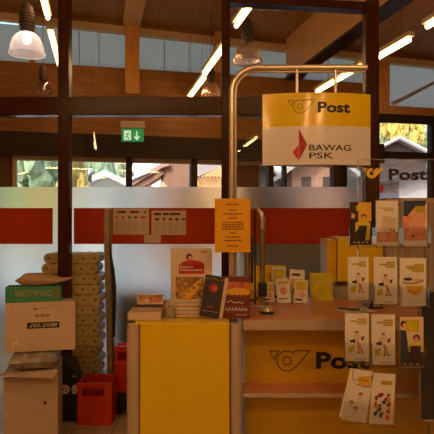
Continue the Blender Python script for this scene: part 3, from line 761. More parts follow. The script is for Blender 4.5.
for a in (61, 68, 74): MB().lathe([(.012, 0), (.014, .016)], (X(a), D + .02, 0), M['grey'], 10, caps=True).build('foot', t)
for a in (61, 74): MB().lathe([(.012, 0), (.014, .016)], (X(a), D + .14, 0), M['grey'], 10, caps=True).build('foot', t)

# wrapped roll packs behind the glass, one on the other
hgt = []; D = 4.34
tops = [253.2, 265.3, 277.3, 288.8, 300.3, 311.7, 323, 334, 345, 356, 367, 378, 389, 400]
zt0 = wz(tops[0], D); nrow = 15; ph = zt0 / nrow
labs = 'wrapped pack of rolls in the tall stack before the frosted glass'
base = None; offs = [.0, -.018, .006, -.004, .008, -.006, .004, .0, .006, -.01, .003, -.004, .006, 0, 0]
for k in range(nrow):
    x0, x1 = wx(43.5, D), wx(99.5, D); r_ = ph / 2 - .0004; zc = zt0 - ph * k - ph / 2
    if base is None:
        # pack outline: five bulges
        n = 5; pit = (x1 - x0 - 2 * r_) / (n - 1); po = []
        for i in range(0, 13): a = math.radians(90 + 180 * i / 12); po.append((x0 + r_ + r_ * math.cos(a), zc + r_ * math.sin(a)))
        for i in range(1, 4 * (n - 1)): po.append((x0 + r_ + pit * i / 4, zc - r_ * (1 - .10 * abs(math.sin(math.pi * i / 4)))))
        for i in range(0, 13): a = math.radians(-90 + 180 * i / 12); po.append((x1 - r_ + r_ * math.cos(a), zc + r_ * math.sin(a)))
        for i in range(4 * (n - 1) - 1, 0, -1): po.append((x0 + r_ + pit * i / 4, zc + r_ * (1 - .10 * abs(math.sin(math.pi * i / 4)))))
        mb = MB().prism(po, D, D + .23, M['roll'])
        for i in range(n): mb.disc(x0 + r_ + pit * i, zc, r_ * .22, r_ * .22, D - .001, D, M['rolldot'], 12)
        for i in range(n - 1): mb.box(x0 + r_ + pit * (i + .5) - .0015, x0 + r_ + pit * (i + .5) + .0015, D - .0006, D, zc - r_ * .8, zc + r_ * .8, M['rollline'])
        base = mb.build('roll_pack', label='topmost wrapped pack of rolls in the tall stack before the frosted glass', cat='pack of rolls', group='stacked roll packs')
    else:
        c = copy_tree(base); c.location = base.location + Vector((offs[k], 0, -ph * k))
        c['label'] = ('second wrapped pack of rolls from the top of the stack before the glass' if k == 1 else labs if k < 14 else 'wrapped pack of rolls at the foot of the stack before the glass')

# ------------------------------------------------------------------ parcels, left
D = 3.40; X = lambda p, d=3.4: wx(p, d); Z = lambda p, d=3.4: wz(p, d)
t = thing('cardboard_box', (X(30), D + .2, 0), 'tall plain cardboard box with open flap, bottom of the parcel pile', 'box')
zB = Z(372); xa, xb = X(2.5), X(54)
mb = MB(); mb.box(xa, xb, D, D + .36, .002, zB, M['card']); mb.build('body', t, bevel=.003)
MB().box(X(29), X(29.5), D - .001, D, .01, zB - .01, M['env']).build('tape_seam', t)
MB().disc(X(41.5), Z(403), .011, .013, D - .001, D, M['hair'], 10).build('print_mark', t)
fl = MB(); fl.add([(xa - .02, D - .10, zB + .016), (X(51), D - .12, zB - .012), (xb + .005, D, zB + .004), (xa, D, zB + .004), (xa - .02, D - .10, zB + .022), (X(51), D - .12, zB - .006), (xb + .005, D, zB + .010), (xa, D, zB + .010)],
    [(0, 3, 2, 1), (4, 5, 6, 7), (0, 1, 5, 4), (1, 2, 6, 5), (2, 3, 7, 6), (3, 0, 4, 7)], M['cardlt']); fl.build('front_flap', t)
fl = MB(); fl.box(xa, xb, D + .002, D + .17, zB + .001, zB + .005, M['cardlt']); fl.box(xa, xb, D + .19, D + .358, zB + .001, zB + .005, M['cardlt']); fl.build('top_flap', t)
# poly pouch
zP0 = zB + .011; zP1 = Z(350.5, 3.42)
def pillow(x0, x1, y0_, y1_, z0_, z1_, m, n=14, seed=1, wr=.004, sq=.35):
    rr = random.Random(seed); vs = []; fs = []
    for sgn in (1, -1):
        for j in range(n + 1):
            for i in range(n + 1):
                a, b = i / n, j / n; e = min(1, (min(a, 1 - a) * 5)) ** sq * min(1, (min(b, 1 - b) * 5)) ** sq
                zc = (z0_ + z1_) / 2; hz_ = (z1_ - z0_) / 2
                wob = rr.uniform(-wr, wr) if 0 < i < n and 0 < j < n else 0
                zz = zc + sgn * (hz_ * e) - (abs(wob) * sgn)
                vs.append((x0 + (x1 - x0) * a, y0_ + (y1_ - y0_) * b, zz))
    N = (n + 1) ** 2
    for j in range(n):
        for i in range(n):
            a = j * (n + 1) + i; fs.append((a, a + 1, a + n + 2, a + n + 1)); a += N; fs.append((a, a + n + 1, a + n + 2, a + 1))
    return MB().add(vs, fs, m)
pillow(X(7), X(55), 3.37, 3.66, zP0, zP1, M['plastic'], seed=3, wr=.006).build('poly_mailer', smooth=True, label='grey crinkled plastic mailer squeezed between two cardboard boxes', cat='parcel')
zA0 = zP1 + .001; zA1 = Z(302)
t = thing('shipping_box', (X(40), D + .2, zA0), 'wide cardboard box with upside-down black ABOUT YOU label', 'box')
xa, xb = X(4.5), X(71)
T = Matrix.Translation((0, 0, 0))
MB().box(xa, xb, D, D + .13, zA0, zA1, M['cardlt']).build('body', t, bevel=.003)
MB().box(X(24.5), X(55.5), D - .002, D, Z(328.2), Z(322.2), M['blackpl']).build('black_label', t); bl_ = t.children[-1]
mb = MB(); mb.text('ABOUT YOU\u00b0', X(40.3), Z(325.2), X(54) - X(27), Z(323.4) - Z(327.2), D - .0028, M['cardwh'], .03, rot=math.pi); mb.build('lettering', bl_)
mb = MB(); mb.box(X(29), X(50.5), D - .001, D, Z(319), Z(306.5), M['cardwh'])
mb.box(X(31), X(34), D - .0016, D - .001, Z(309.5), Z(308), M['hdark']); mb.box(X(36), X(48), D - .0016, D - .001, Z(308.4), Z(307.8), M['grey'])
rr = random.Random(2); x = 32.5
while x < 46: mb.box(X(x), X(x + rr.uniform(.3, .9)), D - .0016, D - .001, Z(317), Z(314.2), M['hair']); x += 1.3
mb.build('address_label', t)
mb = MB(); mb.box(X(12), X(19.5), D - .001, D, Z(311.5), Z(304), M['cardwh']); mb.stroke([(X(13), Z(305)), (X(16), Z(310)), (X(18.6), Z(305))], .006, D - .002, D - .001, M['trimlt']); mb.build('sticker', t)
mb = MB(); mb.stroke([(X(11.5), Z(346)), (X(12), Z(341)), (X(15), Z(343.5)), (X(15), Z(340))], .007, D - .001, D, M['white']); mb.build('mark', t)
zG0 = zA1 + .001; zG1 = Z(286.5)
t = thing('green_box', (X(33), D + .2, zG0), 'flat dark green box with WESTWING lettering on top of cardboard box', 'box')
MB().box(X(4), X(57), D + .004, D + .126, zG0, zG1, M['green']).build('body', t, bevel=.003)
mb = MB(); mb.text('WESTWING', X(30.5), Z(293.2), X(48) - X(13), Z(290.2) - Z(296.4), D + .0028, M['env'], .0)
for a, b in ((0, 0), (3.4, 0), (0, 4), (3.4, 4)):
    mb.stroke([(X(49.6 + a), Z(290 + b)), (X(52 + a), Z(292.8 + b))], .007, D + .002, D + .0038, M['hwood']); mb.stroke([(X(52 + a), Z(290 + b)), (X(49.6 + a), Z(292.8 + b))], .007, D + .002, D + .0038, M['hwood'])
mb.build('lettering', t)
# padded envelope on top with turned-up corner
mb = pillow(X(13), X(59), 3.385, 3.535, zG1 + .003, Z(274), M['env'], seed=8, wr=.004, sq=.55)
def env_w(p):
    a = (p.x - X(13)) / (X(59) - X(13)); xx = p.x; zz = p.z
    if a > .6:
        q = (a - .6) / .4; xx = p.x + .085 * q * q; zz = p.z * (1 - q) + (zG1 + .012 + .045 * q * q) * q + 0 * q
        k = 1 - (p.y - 3.38) / .24
    if a < .12: zz = min(zz, zG1 + .052)
    return (xx, p.y, max(zz, zG1 + .002))
mb.warp(env_w).build('padded_envelope', smooth=True, label='brown padded envelope with turned-up corner on top of green box', cat='envelope')

# ------------------------------------------------------------------ bell and things on the counter
D = 2.86; x = wx(267, D)
t = thing('reception_bell', (x, D, ZC), 'small black reception bell with shiny top on the counter', 'bell')
MB().lathe([(0, .001), (.040, .001), (.041, .008), (.036, .012), (0, .012)], (x, D, ZC), M['blackpl'], 28).build('base', t, smooth=True)
MB().lathe([(.033, .013), (.032, .022), (.026, .034), (.015, .042), (.004, .045), (0, .045)], (x, D, ZC), M['alu'], 28).build('dome', t, smooth=True)
MB().lathe([(.004, .045), (.004, .056), (.006, .058), (.004, .063), (0, .063)], (x, D, ZC), M['blackpl'], 12).build('plunger', t, smooth=True)
# yellow box behind leaflets
t = thing('leaflet_box', (wx(268, 3.33), 3.33, ZC), 'open yellow carton behind the leaflets at the rear of the counter', 'box')
MB().box(wx(250, 3.3), wx(287, 3.3), 3.34, 3.40, ZC + .001, wz(266, 3.34), M['yellow']).build('back', t)
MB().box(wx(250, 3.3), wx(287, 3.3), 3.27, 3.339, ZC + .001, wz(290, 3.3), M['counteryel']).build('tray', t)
def leaf_art(kind):
    def f(mb, w, h):
        a, b = -.001, 0
        if kind == 0:
            mb.box(-w * .4, w * .4, a, b, h * .78, h * .9, M['olive']); mb.disc(0, h * .5, w * .25, h * .16, a, b, M['pink'], 12); mb.box(-w * .4, w * .3, a, b, h * .15, h * .22, M['grey'])
        elif kind == 1:
            mb.box(-w * .42, w * .42, a, b, h * .55, h * .92, M['yellimg']); mb.disc(w * .1, h * .35, w * .2, h * .14, a, b, M['skin'], 12); mb.box(-w * .4, w * .1, a, b, h * .1, h * .18, M['hair'])
        else:
            mb.box(-w * .42, w * .42, a, b, h * .5, h * .7, M['gold']); mb.box(-w * .35, w * .2, a, b, h * .8, h * .88, M['hair']); mb.disc(-w * .1, h * .3, w * .22, h * .12, a, b, M['olive'], 12)
    return f
for i, (a, b, yt, Dd, ro, kd, lb) in enumerate((
    (273.5, 287, 267.5, 3.24, -2, 1, 'leaflet with a yellow top standing highest in front of the yellow carton'),
    (277.5, 291, 279.5, 3.17, -3, 0, 'pale leaflet standing in front of the tallest yellow topped one'),
    (289, 304, 270.5, 3.24, 3, 2, 'leaflet with a gold band, rear of the right hand leaflet pair'),
    (294, 307.5, 281, 3.17, 4, 1, 'leaflet with a yellow block in front of the gold banded one'),
    (264, 275, 283, 3.20, -4, 1, 'low yellow leaflet next to the dark hand truck clamp'))):
    upright('leaflet', a, b, yt, Dd, .010, 10, ro, M['white'], lb, 'leaflet', leaf_art(kd), group='leaflets at the counter rear')
upright('folder', 310.5, 333, 273.5, 3.27, .02, 6, 0, M['yellimg'], 'plain olive yellow folder standing upright beside the leaflets', 'folder')
# grey-beige printer body and yellow cabinet behind
D = 3.5
t = thing('office_cabinet', (wx(360, D), D + .2, 0), 'grey beige low office cabinet behind the counter under the yellow panel', 'cabinet')
MB().box(wx(333, D), wx(384, D), D, D + .4, .0, wz(283, D), M['greycab']).build('body', t, bevel=.004)
MB().box(wx(334, D), wx(358, D), D - .016, D - .002, .1, wz(285, D), M['greycab']).build('door', t, bevel=.004)
MB().box(wx(355, D), wx(356, D), D - .03, D - .0165, .7, .85, M['alu']).build('handle', t.children[-1])
MB().box(wx(359.5, D), wx(383, D), D - .016, D - .002, .1, wz(285, D), M['greycab']).build('door', t, bevel=.004)
MB().box(wx(361, D), wx(362, D), D - .03, D - .0165, .7, .85, M['alu']).build('handle', t.children[-1])
t = thing('yellow_cabinet', (wx(354, D), D + .1, wz(283, D)), 'bright yellow wall-like box standing on the grey beige cabinet', 'cabinet')
zq = wz(283, D) + .001
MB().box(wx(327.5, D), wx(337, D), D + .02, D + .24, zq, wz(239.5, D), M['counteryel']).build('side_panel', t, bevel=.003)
MB().box(wx(337.6, D), wx(383, D), D, D + .24, zq, wz(237.5, D), M['yellow']).build('front_panel', t, bevel=.003)
MB().box(wx(335, D), wx(347, D), D - .05, D - .003, zq, zq + .012, M['blackpl']).build('tray', t)
# tambour cupboard right
D = 3.72
t = thing('tambour_cupboard', (wx(415, D), D + .2, 0), 'tall beige cupboard with vertical slatted shutter behind the brochure stand', 'cupboard')
MB().box(wx(386, D), wx(450, D), D, D + .20, wz(203.5, D), wz(198, D), M['trimlt']).build('top', t, bevel=.003)
MB().box(wx(386, D), wx(389, D), D, D + .20, 0, wz(203.5, D), M['beige']).build('side_panel', t)
MB().box(wx(447, D), wx(450, D), D, D + .20, 0, wz(203.5, D), M['beige']).build('side_panel', t)
MB().box(wx(389, D), wx(447, D), D + .185, D + .20, 0, wz(203.5, D), M['beige']).build('back_panel', t)
mb = MB()
for k in range(29): mb.box(wx(389 + 2 * k, D) + .001, wx(391 + 2 * k, D) - .001, D + .012 + .004 * (k % 2), D + .03, .05, wz(204, D), M['slat'])
mb.build('slatted_shutter', t)
MB().box(wx(424.5, D), wx(427, D), D - .01, D + .012, wz(330, D), wz(204, D), M['greycab']).build('shutter_handle', t)
# papers and glasses on the counter top behind the brochures
mb = MB(Matrix.Translation((wx(355, 2.95), 2.95, ZC + .001)) @ Matrix.Rotation(.25, 4, 'Z'))
mb.box(-.10, .09, -.07, .07, 0, .004, M['white']); mb.box(-.05, .06, -.05, .04, .004, .0045, M['grey'])
mb.build('form', label='loose white forms lying flat on the counter behind the brochure stand', cat='papers')
mb = MB(Matrix.Translation((wx(352, 2.9), 2.93, ZC + .0075)) @ Matrix.Rotation(-.25, 4, 'Z'))
mb.sweep([(-.07, 0, .004), (.05, 0, .004)], .0045, M['blackpl'], 8); mb.sweep([(.05, 0, .004), (.065, 0, .004)], [.0045, .001], M['alu'], 8)
mb.build('ballpoint_pen', label='black pen lying on the white forms on the counter', cat='pen')
D = 3.0
t = thing('card_terminal', (wx(377, D), D, ZC), 'small dark card terminal on the counter behind the brochures', 'card terminal')
mb = MB(); mb.prism([(wx(369, D), ZC + .001), (wx(384, D), ZC + .001), (wx(383, D), ZC + .04), (wx(372, D), ZC + .05)], D, D + .14, M['blackpl']); mb.build('body', t, bevel=.005)
mb = MB(); mb.box(wx(373, D), wx(380, D), D - .0015, D, ZC + .012, ZC + .035, M['grey']); mb.build('keypad', t)

# ------------------------------------------------------------------ brochure stand
D = 2.36
t = thing('brochure_stand', (wx(400, D), D, 0), 'clear acrylic brochure stand with yellow horn and Post header', 'brochure stand')
X = lambda p: wx(p, D); Z = lambda p: wz(p, D)
MB().box(X(358), X(446), D, D + .005, .03, Z(160), M['acryl']).build('panel', t)
mb = MB(); mb.box(X(357.6), X(358.4), D - .001, D + .006, .03, Z(160), M['acryledge']); mb.box(X(358.4), X(446), D - .001, D + .006, Z(160) + .001, Z(159), M['acryledge']); mb.build('panel_edge', t)
MB().box(X(350), X(454), D - .18, D + .2, 0, .029, M['alu']).build('base', t, bevel=.006)
mb = MB(); horn(mb, X(362.5), Z(168), X(383.5) - X(362.5), D - .002, D - .0005, M['yellow'], .002, fill=True); mb.build('horn_emblem', t)
mb = MB(); mb.text('Post', (X(388.5) + X(427)) / 2, Z(174.5), X(427) - X(388.5), Z(168.8) - Z(180.2), D - .001, M['black'], .035); mb.build('post_lettering', t)
mb = MB(); mb.prism([(X(381.5), Z(183)), (X(384), Z(188)), (X(381.8), Z(193.5)), (X(379.3), Z(189.5))], D - .002, D - .0005, M['dred'])
mb.build('red_emblem', t)
mb = MB(); mb.text('BAWAG', X(395.5), Z(186.6), X(406) - X(385), Z(185) - Z(188.2), D - .001, M['grey'], .01); mb.text('PSK', X(391.3), Z(191.4), X(397.5) - X(385), Z(189.8) - Z(193), D - .001, M['grey'], .01); mb.build('bank_lettering', t)
BR = []
def fig(mb, w, h):   # small standing office person with a satchel
    a, b = -.001, -.0004
    mb.disc(w * .0, h * .60, w * .075, h * .035, a, b, M['hair'], 10); mb.disc(w * .0, h * .585, w * .05, h * .025, a - .0004, a, M['skin'], 10)
    mb.prism([(-w * .05, h * .56), (w * .10, h * .56), (w * .08, h * .40), (-w * .03, h * .40)], a, b, M['paper'])
    mb.stroke([(-w * .04, h * .55), (-w * .16, h * .44)], w * .05, a, b, M['skin']); mb.stroke([(w * .08, h * .54), (w * .22, h * .47)], w * .05, a, b, M['skin'])
    mb.prism([(-w * .30, h * .44), (-w * .06, h * .46), (-w * .08, h * .385), (-w * .30, h * .40)], a - .0004, b, M['choc'])
    mb.prism([(w * .20, h * .51), (w * .32, h * .53), (w * .26, h * .44), (w * .17, h * .44)], a - .0004, b, M['hair'])
    mb.stroke([(w * .0, h * .41), (w * .08, h * .30), (w * .06, h * .19)], w * .07, a, b, M['pink']); mb.stroke([(w * .06, h * .41), (w * .14, h * .30), (w * .20, h * .20)], w * .07, a, b, M['pink'])
    mb.disc(w * .06, h * .18, w * .06, h * .014, a, b, M['hair'], 8); mb.disc(w * .22, h * .185, w * .06, h * .014, a, b, M['hair'], 8)
    mb.prism([(-w * .36, h * .30), (-w * .12, h * .33), (-w * .12, h * .19), (-w * .36, h * .17)], a - .0006, b, M['yellimg'])
def head3(mb, w, h):
    for k, (p, q) in enumerate(((.02, .40), (-.28, .40), (.0, .40))): mb.box(w * p, w * q, -.001, -.0004, h * (.865 - k * .045), h * (.90 - k * .045), M['olive'])
def a_fig(mb, w, h): head3(mb, w, h); fig(mb, w, h); mb.box(-w * .1, w * .4, -.001, -.0004, h * .035, h * .05, M['grey'])
def a_dark(mb, w, h):
    a, b = -.001, -.0004
    mb.box(-w * .49, w * .49, a, b, h * .01, h * .99, M['choc']); mb.box(-w * .12, w * .49, a - .0003, b, h * .55, h * .99, M['gold'])
    mb.box(-w * .22, w * .25, a - .0006, a, h * .80, h * .92, M['yellimg'])
    mb.disc(w * .13, h * .66, w * .13, h * .06, a - .001, a, M['hair'], 12); mb.disc(w * .13, h * .635, w * .09, h * .05, a - .0014, a, M['gold'], 12)
    mb.prism([(-w * .25, h * .52), (w * .0, h * .56), (w * .28, h * .56), (w * .45, h * .50), (w * .4, h * .12), (w * .2, h * .10), (w * .22, h * .42), (-w * .05, h * .42), (-w * .25, h * .30)], a - .001, a, M['yellimg'])
    mb.prism([(-w * .1, h * .45), (w * .3, h * .45), (w * .2, h * .12), (-w * .05, h * .12)], a - .0014, a, M['choc'])
    mb.disc(-w * .32, h * .86, w * .12, h * .07, a - .001, a, M['hair'], 12); mb.prism([(-w * .42, h * .75), (-w * .25, h * .70), (-w * .3, h * .62), (-w * .45, h * .62)], a - .001, a, M['skin'])
    for k in range(4): mb.disc(-w * .3 + k * w * .2, h * .06, w * .07, h * .012, a - .001, a, M['paper'], 8)
def a_paper(mb, w, h):
    a, b = -.001, -.0004
    mb.box(-w * .38, w * .30, a, b, h * .82, h * .84, M['olive']); mb.box(-w * .15, w * .30, a, b, h * .77, h * .80, M['olive'])
    mb.box(-w * .48, w * .48, a, b, h * .08, h * .30, M['pink'])
    mb.prism([(-w * .15, h * .68), (w * .46, h * .60), (w * .34, h * .26), (-w * .30, h * .36)], a - .0006, b, M['cardwh'])
    for k in range(4): mb.stroke([(-w * .1, h * (.60 - k * .05)), (w * .3, h * (.555 - k * .05))], .001, a - .001, a, M['env'])
    mb.disc(w * .18, h * .35, w * .04, h * .02, a - .0012, a, M['hair'], 8); mb.disc(w * .30, h * .33, w * .05, h * .025, a - .0012, a, M['hair'], 8)
    mb.disc(-w * .2, h * .2, w * .2, h * .08, a - .001, a, M['skin'], 12); mb.stroke([(-w * .45, h * .04), (w * .3, h * .04)], .0012, a, b, M['grey'])
def a_hands(mb, w, h):
    a, b = -.001, -.0004
    mb.prism([(-w * .49, h * .99), (w * .49, h * .99), (w * .4, h * .86), (-w * .1, h * .76), (-w * .2, h * .60), (-w * .49, h * .66)], a, b, M['navy'])
    mb.prism([(-w * .3, h * .66), (-w * .05, h * .82), (w * .45, h * .84), (w * .49, h * .6), (w * .3, h * .40), (-w * .1, h * .40)], a - .0003, b, M['skin'])
    mb.prism([(-w * .49, h * .62), (-w * .25, h * .66), (-w * .2, h * .40), (w * .2, h * .38), (w * .46, h * .42), (w * .49, h * .12), (-w * .49, h * .12)], a - .0006, b, M['pink'])
    mb.box(w * .0, w * .40, a - .001, a, h * .73, h * .87, M['olive']); mb.prism([(-w * .12, h * .64), (w * .4, h * .66), (w * .36, h * .42), (0, h * .40)], a - .001, a, M['skin'])
    mb.disc(-w * .1, h * .22, w * .05, h * .03, a - .001, a, M['hair'], 8); mb.stroke([(-w * .2, h * .66), (-w * .16, h * .45), (w * .1, h * .39), (w * .4, h * .43)], .0015, a - .0012, a, M['dkred'])
def a_bowl(mb, w, h):
    a, b = -.001, -.0004
    for k, (p, q) in enumerate(((.05, .42), (-.26, .42), (-.14, .42), (-.02, .42))): mb.box(w * p, w * q, a, b, h * (.84 - k * .045), h * (.88 - k * .045), M['olive'])
    mb.stroke([(-w * .42, h * .50), (-w * .2, h * .47), (w * .1, h * .48), (w * .42, h * .53)], w * .05, a - .0003, b, M['autumn'])
    mb.disc(-w * .2, h * .56, w * .18, h * .035, a, b, M['hair'], 12); mb.disc(w * .2, h * .54, w * .2, h * .025, a, b, M['skin'], 12)
    mb.prism([(-w * .3, h * .42), (w * .42, h * .42), (w * .3, h * .28), (w * .08, h * .22), (-w * .18, h * .28)], a, b, M['gold'])
    mb.stroke([(-w * .3, h * .07), (w * .4, h * .07)], .001, a, b, M['grey'])
def a_duo(mb, w, h):
    a, b = -.001, -.0004
    mb.box(-w * .49, w * .49, a, b, h * .01, h * .30, M['choc']); mb.box(-w * .3, w * .3, a - .0003, b, h * .7, h * .95, M['yellimg'])
    mb.prism([(-w * .49, h * .75), (-w * .25, h * .72), (-w * .15, h * .4), (-w * .1, h * .02), (-w * .49, h * .02)], a - .0006, b, M['navy'])
    mb.disc(-w * .36, h * .86, w * .12, h * .07, a - .001, b, M['hair'], 12); mb.disc(-w * .32, h * .83, w * .08, h * .05, a - .0012, a, M['skin'], 12)
    mb.disc(w * .2, h * .58, w * .15, h * .075, a - .001, b, M['hair'], 12); mb.disc(w * .19, h * .555, w * .10, h * .055, a - .0012, a, M['skin'], 12)
    mb.prism([(-w * .2, h * .44), (w * .1, h * .49), (w * .45, h * .45), (w * .4, h * .36), (-w * .15, h * .38)], a - .0008, b, M['yellimg'])
    mb.prism([(-w * .08, h * .42), (w * .38, h * .42), (w * .34, h * .03), (-w * .02, h * .03)], a - .0012, b, M['choc'])
    for k in range(3): mb.disc(-w * .3 + k * w * .27, h * .06, w * .08, h * .012, a - .0014, a, M['paper'], 8)
def a_goods(mb, w, h):
    a, b = -.001, -.0004
    mb.box(-w * .1, w * .38, a, b, h * .78, h * .86, M['olive'])
    rr = random.Random(5)
    for k in range(26):
        q = M[rr.choice(['lred', 'pink', 'hair', 'navy', 'red', 'olive', 'dkred', 'paper'])]
        mb.disc(w * rr.uniform(-.36, .42), h * rr.uniform(.08, .60), w * rr.uniform(.06, .14), h * rr.uniform(.02, .05), a - .00005 * k, b, q, 9, rot=rr.uniform(0, 2))
def a_sketch(mb, w, h):
    a, b = -.001, -.0004
    mb.prism([(-w * .1, h * .86), (w * .45, h * .92), (w * .45, h * .72), (-w * .05, h * .70)], a, b, M['gold']); mb.box(-w * .2, w * .3, a - .0004, a, h * .79, h * .815, M['olive'])
    mb.stroke([(-w * .36, h * .99), (-w * .36, h * .84), (-w * .2, h * .72), (w * .2, h * .68), (w * .46, h * .71)], .0022, a - .0004, b, M['navy'])
    for cx, cz in ((.1, .48), (-.22, .30), (-.02, .2)):
        mb.disc(w * cx, h * (cz + .05), w * .09, h * .04, a, b, M['hair'], 10); mb.disc(w * cx, h * (cz + .035), w * .06, h * .032, a - .0004, a, M['skin'], 10)
        mb.stroke([(w * (cx - .1), h * (cz - .07)), (w * cx, h * cz), (w * (cx + .1), h * (cz - .07))], .0018, a, b, M['env'])
    mb.stroke([(-w * .4, h * .06), (w * .3, h * .04)], .0014, a, b, M['grey'])
def brochure(x0, x1, ya, yb, art, label, roll=0, base='white', grp=None, dy=0, nm='brochure'):
    Dd = D - .016 - dy; w_ = wx(x1, Dd) - wx(x0, Dd); h_ = wz(ya, Dd) - wz(yb, Dd)
    T = Matrix.Translation((wx((x0 + x1) / 2, Dd), Dd, wz(yb, Dd))) @ Matrix.Rotation(math.radians(roll), 4, 'Y')
    mb = MB(T); mb.box(-w_ / 2, w_ / 2, 0, .004, 0, h_, M[base]); art(mb, w_, h_)
    for v in mb.v: v.y -= 0
    mb.build(nm, label=label, cat='brochure', group=grp)
    # clear pocket: back plate, floor, sides, front lip
    if dy == 0:
        xa, xb, z0_ = wx(x0 - .8, D), wx(x1 + .8, D), wz(yb, Dd) - .010
        p = MB(); p.box(xa, xb, D - .028, D - .001, z0_, z0_ + .002, M['acryl']); p.box(xa, xb, D - .030, D - .028, z0_, z0_ + h_ * .45, M['acryl'])
        if not roll: p.box(xa - .0015, xa, D - .030, D - .001, z0_, z0_ + h_ * .45, M['acryl']); p.box(xb, xb + .0015, D - .030, D - .001, z0_, z0_ + h_ * .45, M['acryl'])
        p.build('pocket', t)
brochure(350, 371.5, 202, 245, a_dark, 'dark brochure with a yellow clad figure, top row beside the brown post', base='choc')
brochure(376, 398, 200.5, 245.5, a_paper, 'pale brochure showing a tilted paper sheet, middle of the top row')
brochure(403, 427, 200, 246, a_hands, 'pink and navy brochure with close-up picture, right end of the top row')
brochure(348, 368.5, 257, 300, a_fig, 'white brochure with walking figure, left of the second row')
brochure(373.8, 397, 257, 304, a_fig, 'white brochure with walking figure, middle of the second row')
brochure(400, 426, 258, 306, a_bowl, 'pale brochure with orange bowl picture, right end of the second row')
brochure(345, 368.8, 313.5, 361, a_fig, 'white brochure with walking figure, left of the third row')
brochure(371.5, 395, 314.5, 364.5, a_fig, 'white brochure with walking figure, middle of the third row')
brochure(400, 423.5, 317, 367, a_duo, 'dark brochure with two people, right end of the third row', base='paper')
brochure(342, 366, 369.5, 421, a_sketch, 'white brochure with sketched faces, leaning in the bottom row', roll=9)
brochure(339, 361, 373, 419, lambda mb, w, h: None, 'plain backed brochure peeking out behind the leaning sketched one', roll=13, dy=-.007)
brochure(369.5, 393, 373.5, 424, a_goods, 'white brochure with a colourful red heap picture in the bottom row', roll=3)
# dark framed board, lower right
D2 = 2.55; X = lambda p: wx(p, D2); Z = lambda p: wz(p, D2)
t = thing('floor_board', (X(440), D2, 0), 'dark board in a rounded metal frame at the lower right edge', 'board')
fr = [(X(480), Z(421)), (X(424), Z(421))] + [(X(419.5 + 4.5 - 4.5 * math.sin(math.radians(a))), Z(416.5 + 4.5 * math.cos(math.radians(a)))) for a in range(0, 91, 15)] + [(X(419.5), Z(290))] + [(X(480), Z(290))]
MB().sweep([(a, D2, b) for a, b in fr], .009, M['brass'], 10).build('frame', t, smooth=True)
MB().box(X(421.5), X(480), D2 - .004, D2 + .006, Z(419), Z(292), M['blackpl']).build('board_panel', t)
for p in (430, 475): MB().sweep([(X(p), D2, .0), (X(p), D2, Z(421))], .010, M['brass'], 10).build('leg', t, smooth=True)
for p in (430, 475): MB().sweep([(X(p), D2 - .12, .012), (X(p), D2 + .12, .012)], .012, M['brass'], 10).build('foot', t, smooth=True)

# parcels are turned a little towards the viewer
Pv = Matrix.Translation((wx(40, 3.4), 3.5, 0)); Rm = Pv @ Matrix.Rotation(math.radians(12), 4, 'Z') @ Pv.inverted()
for o in [o for o in COL.objects if o.parent is None and o.name in ('cardboard_box', 'poly_mailer', 'shipping_box', 'green_box', 'padded_envelope')]:
    o.matrix_basis = Rm @ o.matrix_basis
# furniture behind the frosted film: shelf added to dim it, cabinet a blurred shape
t = thing('dimming_shelf', (wx(312, 7), 7.0, 0), 'grey shelving added to dim the right part of the frosted glass', 'shelf')
xa, xb = wx(236, 7.0), wx(378, 7.0)
MB().box(xa, xb, 7.38, 7.40, 0, 1.62, M['plaster']).build('back_panel', t)
for x_ in (xa, (xa * 2 + xb) / 3, (xa + xb * 2) / 3, xb - .03): MB().box(x_, x_ + .03, 7.0, 7.38, 0, 1.62, M['plaster']).build('side_panel', t)
for z_ in (.1, .5, .9, 1.25, 1.55): MB().box(xa + .03, xb - .03, 7.01, 7.379, z_, z_ + .025, M['plaster']).build('shelf_board', t)
t = thing('brown_cabinet', (wx(142, 6.2), 6.4, 0), 'brown low cabinet, a blurred shape behind the glass left of the display card', 'cabinet')
MB().box(wx(120, 6.2), wx(158, 6.2), 6.2, 6.7, 0, wz(293, 6.2), M['wbrown']).build('body', t, bevel=.01)
MB().box(wx(118, 6.2), wx(160, 6.2), 6.17, 6.73, wz(293, 6.2) + .001, wz(290, 6.2), M['hwood']).build('top', t, bevel=.005)

# ================================================================== OUTSIDE
S('ground', MB(HALL).box(-70, 110, LW + .25, 170, -.3, -.05, M['ground']))
import bmesh
def blob_mesh(name, m, seed, squash=1.0, conif=False):
    rr = random.Random(seed); bm = bmesh.new()
    if conif:
        for k in range(5):
            z0 = .22 + k * .15; r0 = .30 * (1 - k * .17)
            bmesh.ops.create_cone(bm, segments=12, radius1=r0, radius2=.02, depth=.32, matrix=Matrix.Translation((0, 0, z0 + .1)), cap_ends=True)
    else:
        for k in range(22):
            a = rr.uniform(0, 6.28); z0 = rr.uniform(.32, .93); d = rr.uniform(.05, .27) * (1.15 - z0 * .7)
            bmesh.ops.create_icosphere(bm, subdivisions=2, radius=rr.uniform(.07, .13), matrix=Matrix.Translation((d * math.cos(a), d * math.sin(a), z0)))
    for v in bm.verts: v.co += Vector((rr.uniform(-1, 1), rr.uniform(-1, 1), rr.uniform(-1, 1))) * .022
    me = bpy.data.meshes.new(name); bm.to_mesh(me); bm.free(); me.materials.append(m); return me
tm = {}
for k, (m_, c) in enumerate((('leafg', False), ('leafy', False), ('leafgy', False), ('leafg', True))): tm[(m_, c)] = blob_mesh('crown', M[m_], 20 + k, conif=c)
tk = bpy.data.meshes.new('trunk'); b_ = bmesh.new(); bmesh.ops.create_cone(b_, segments=8, radius1=.03, radius2=.02, depth=.6, matrix=Matrix.Translation((0, 0, .3)), cap_ends=True); b_.to_mesh(tk); b_.free(); tk.materials.append(M['bark'])
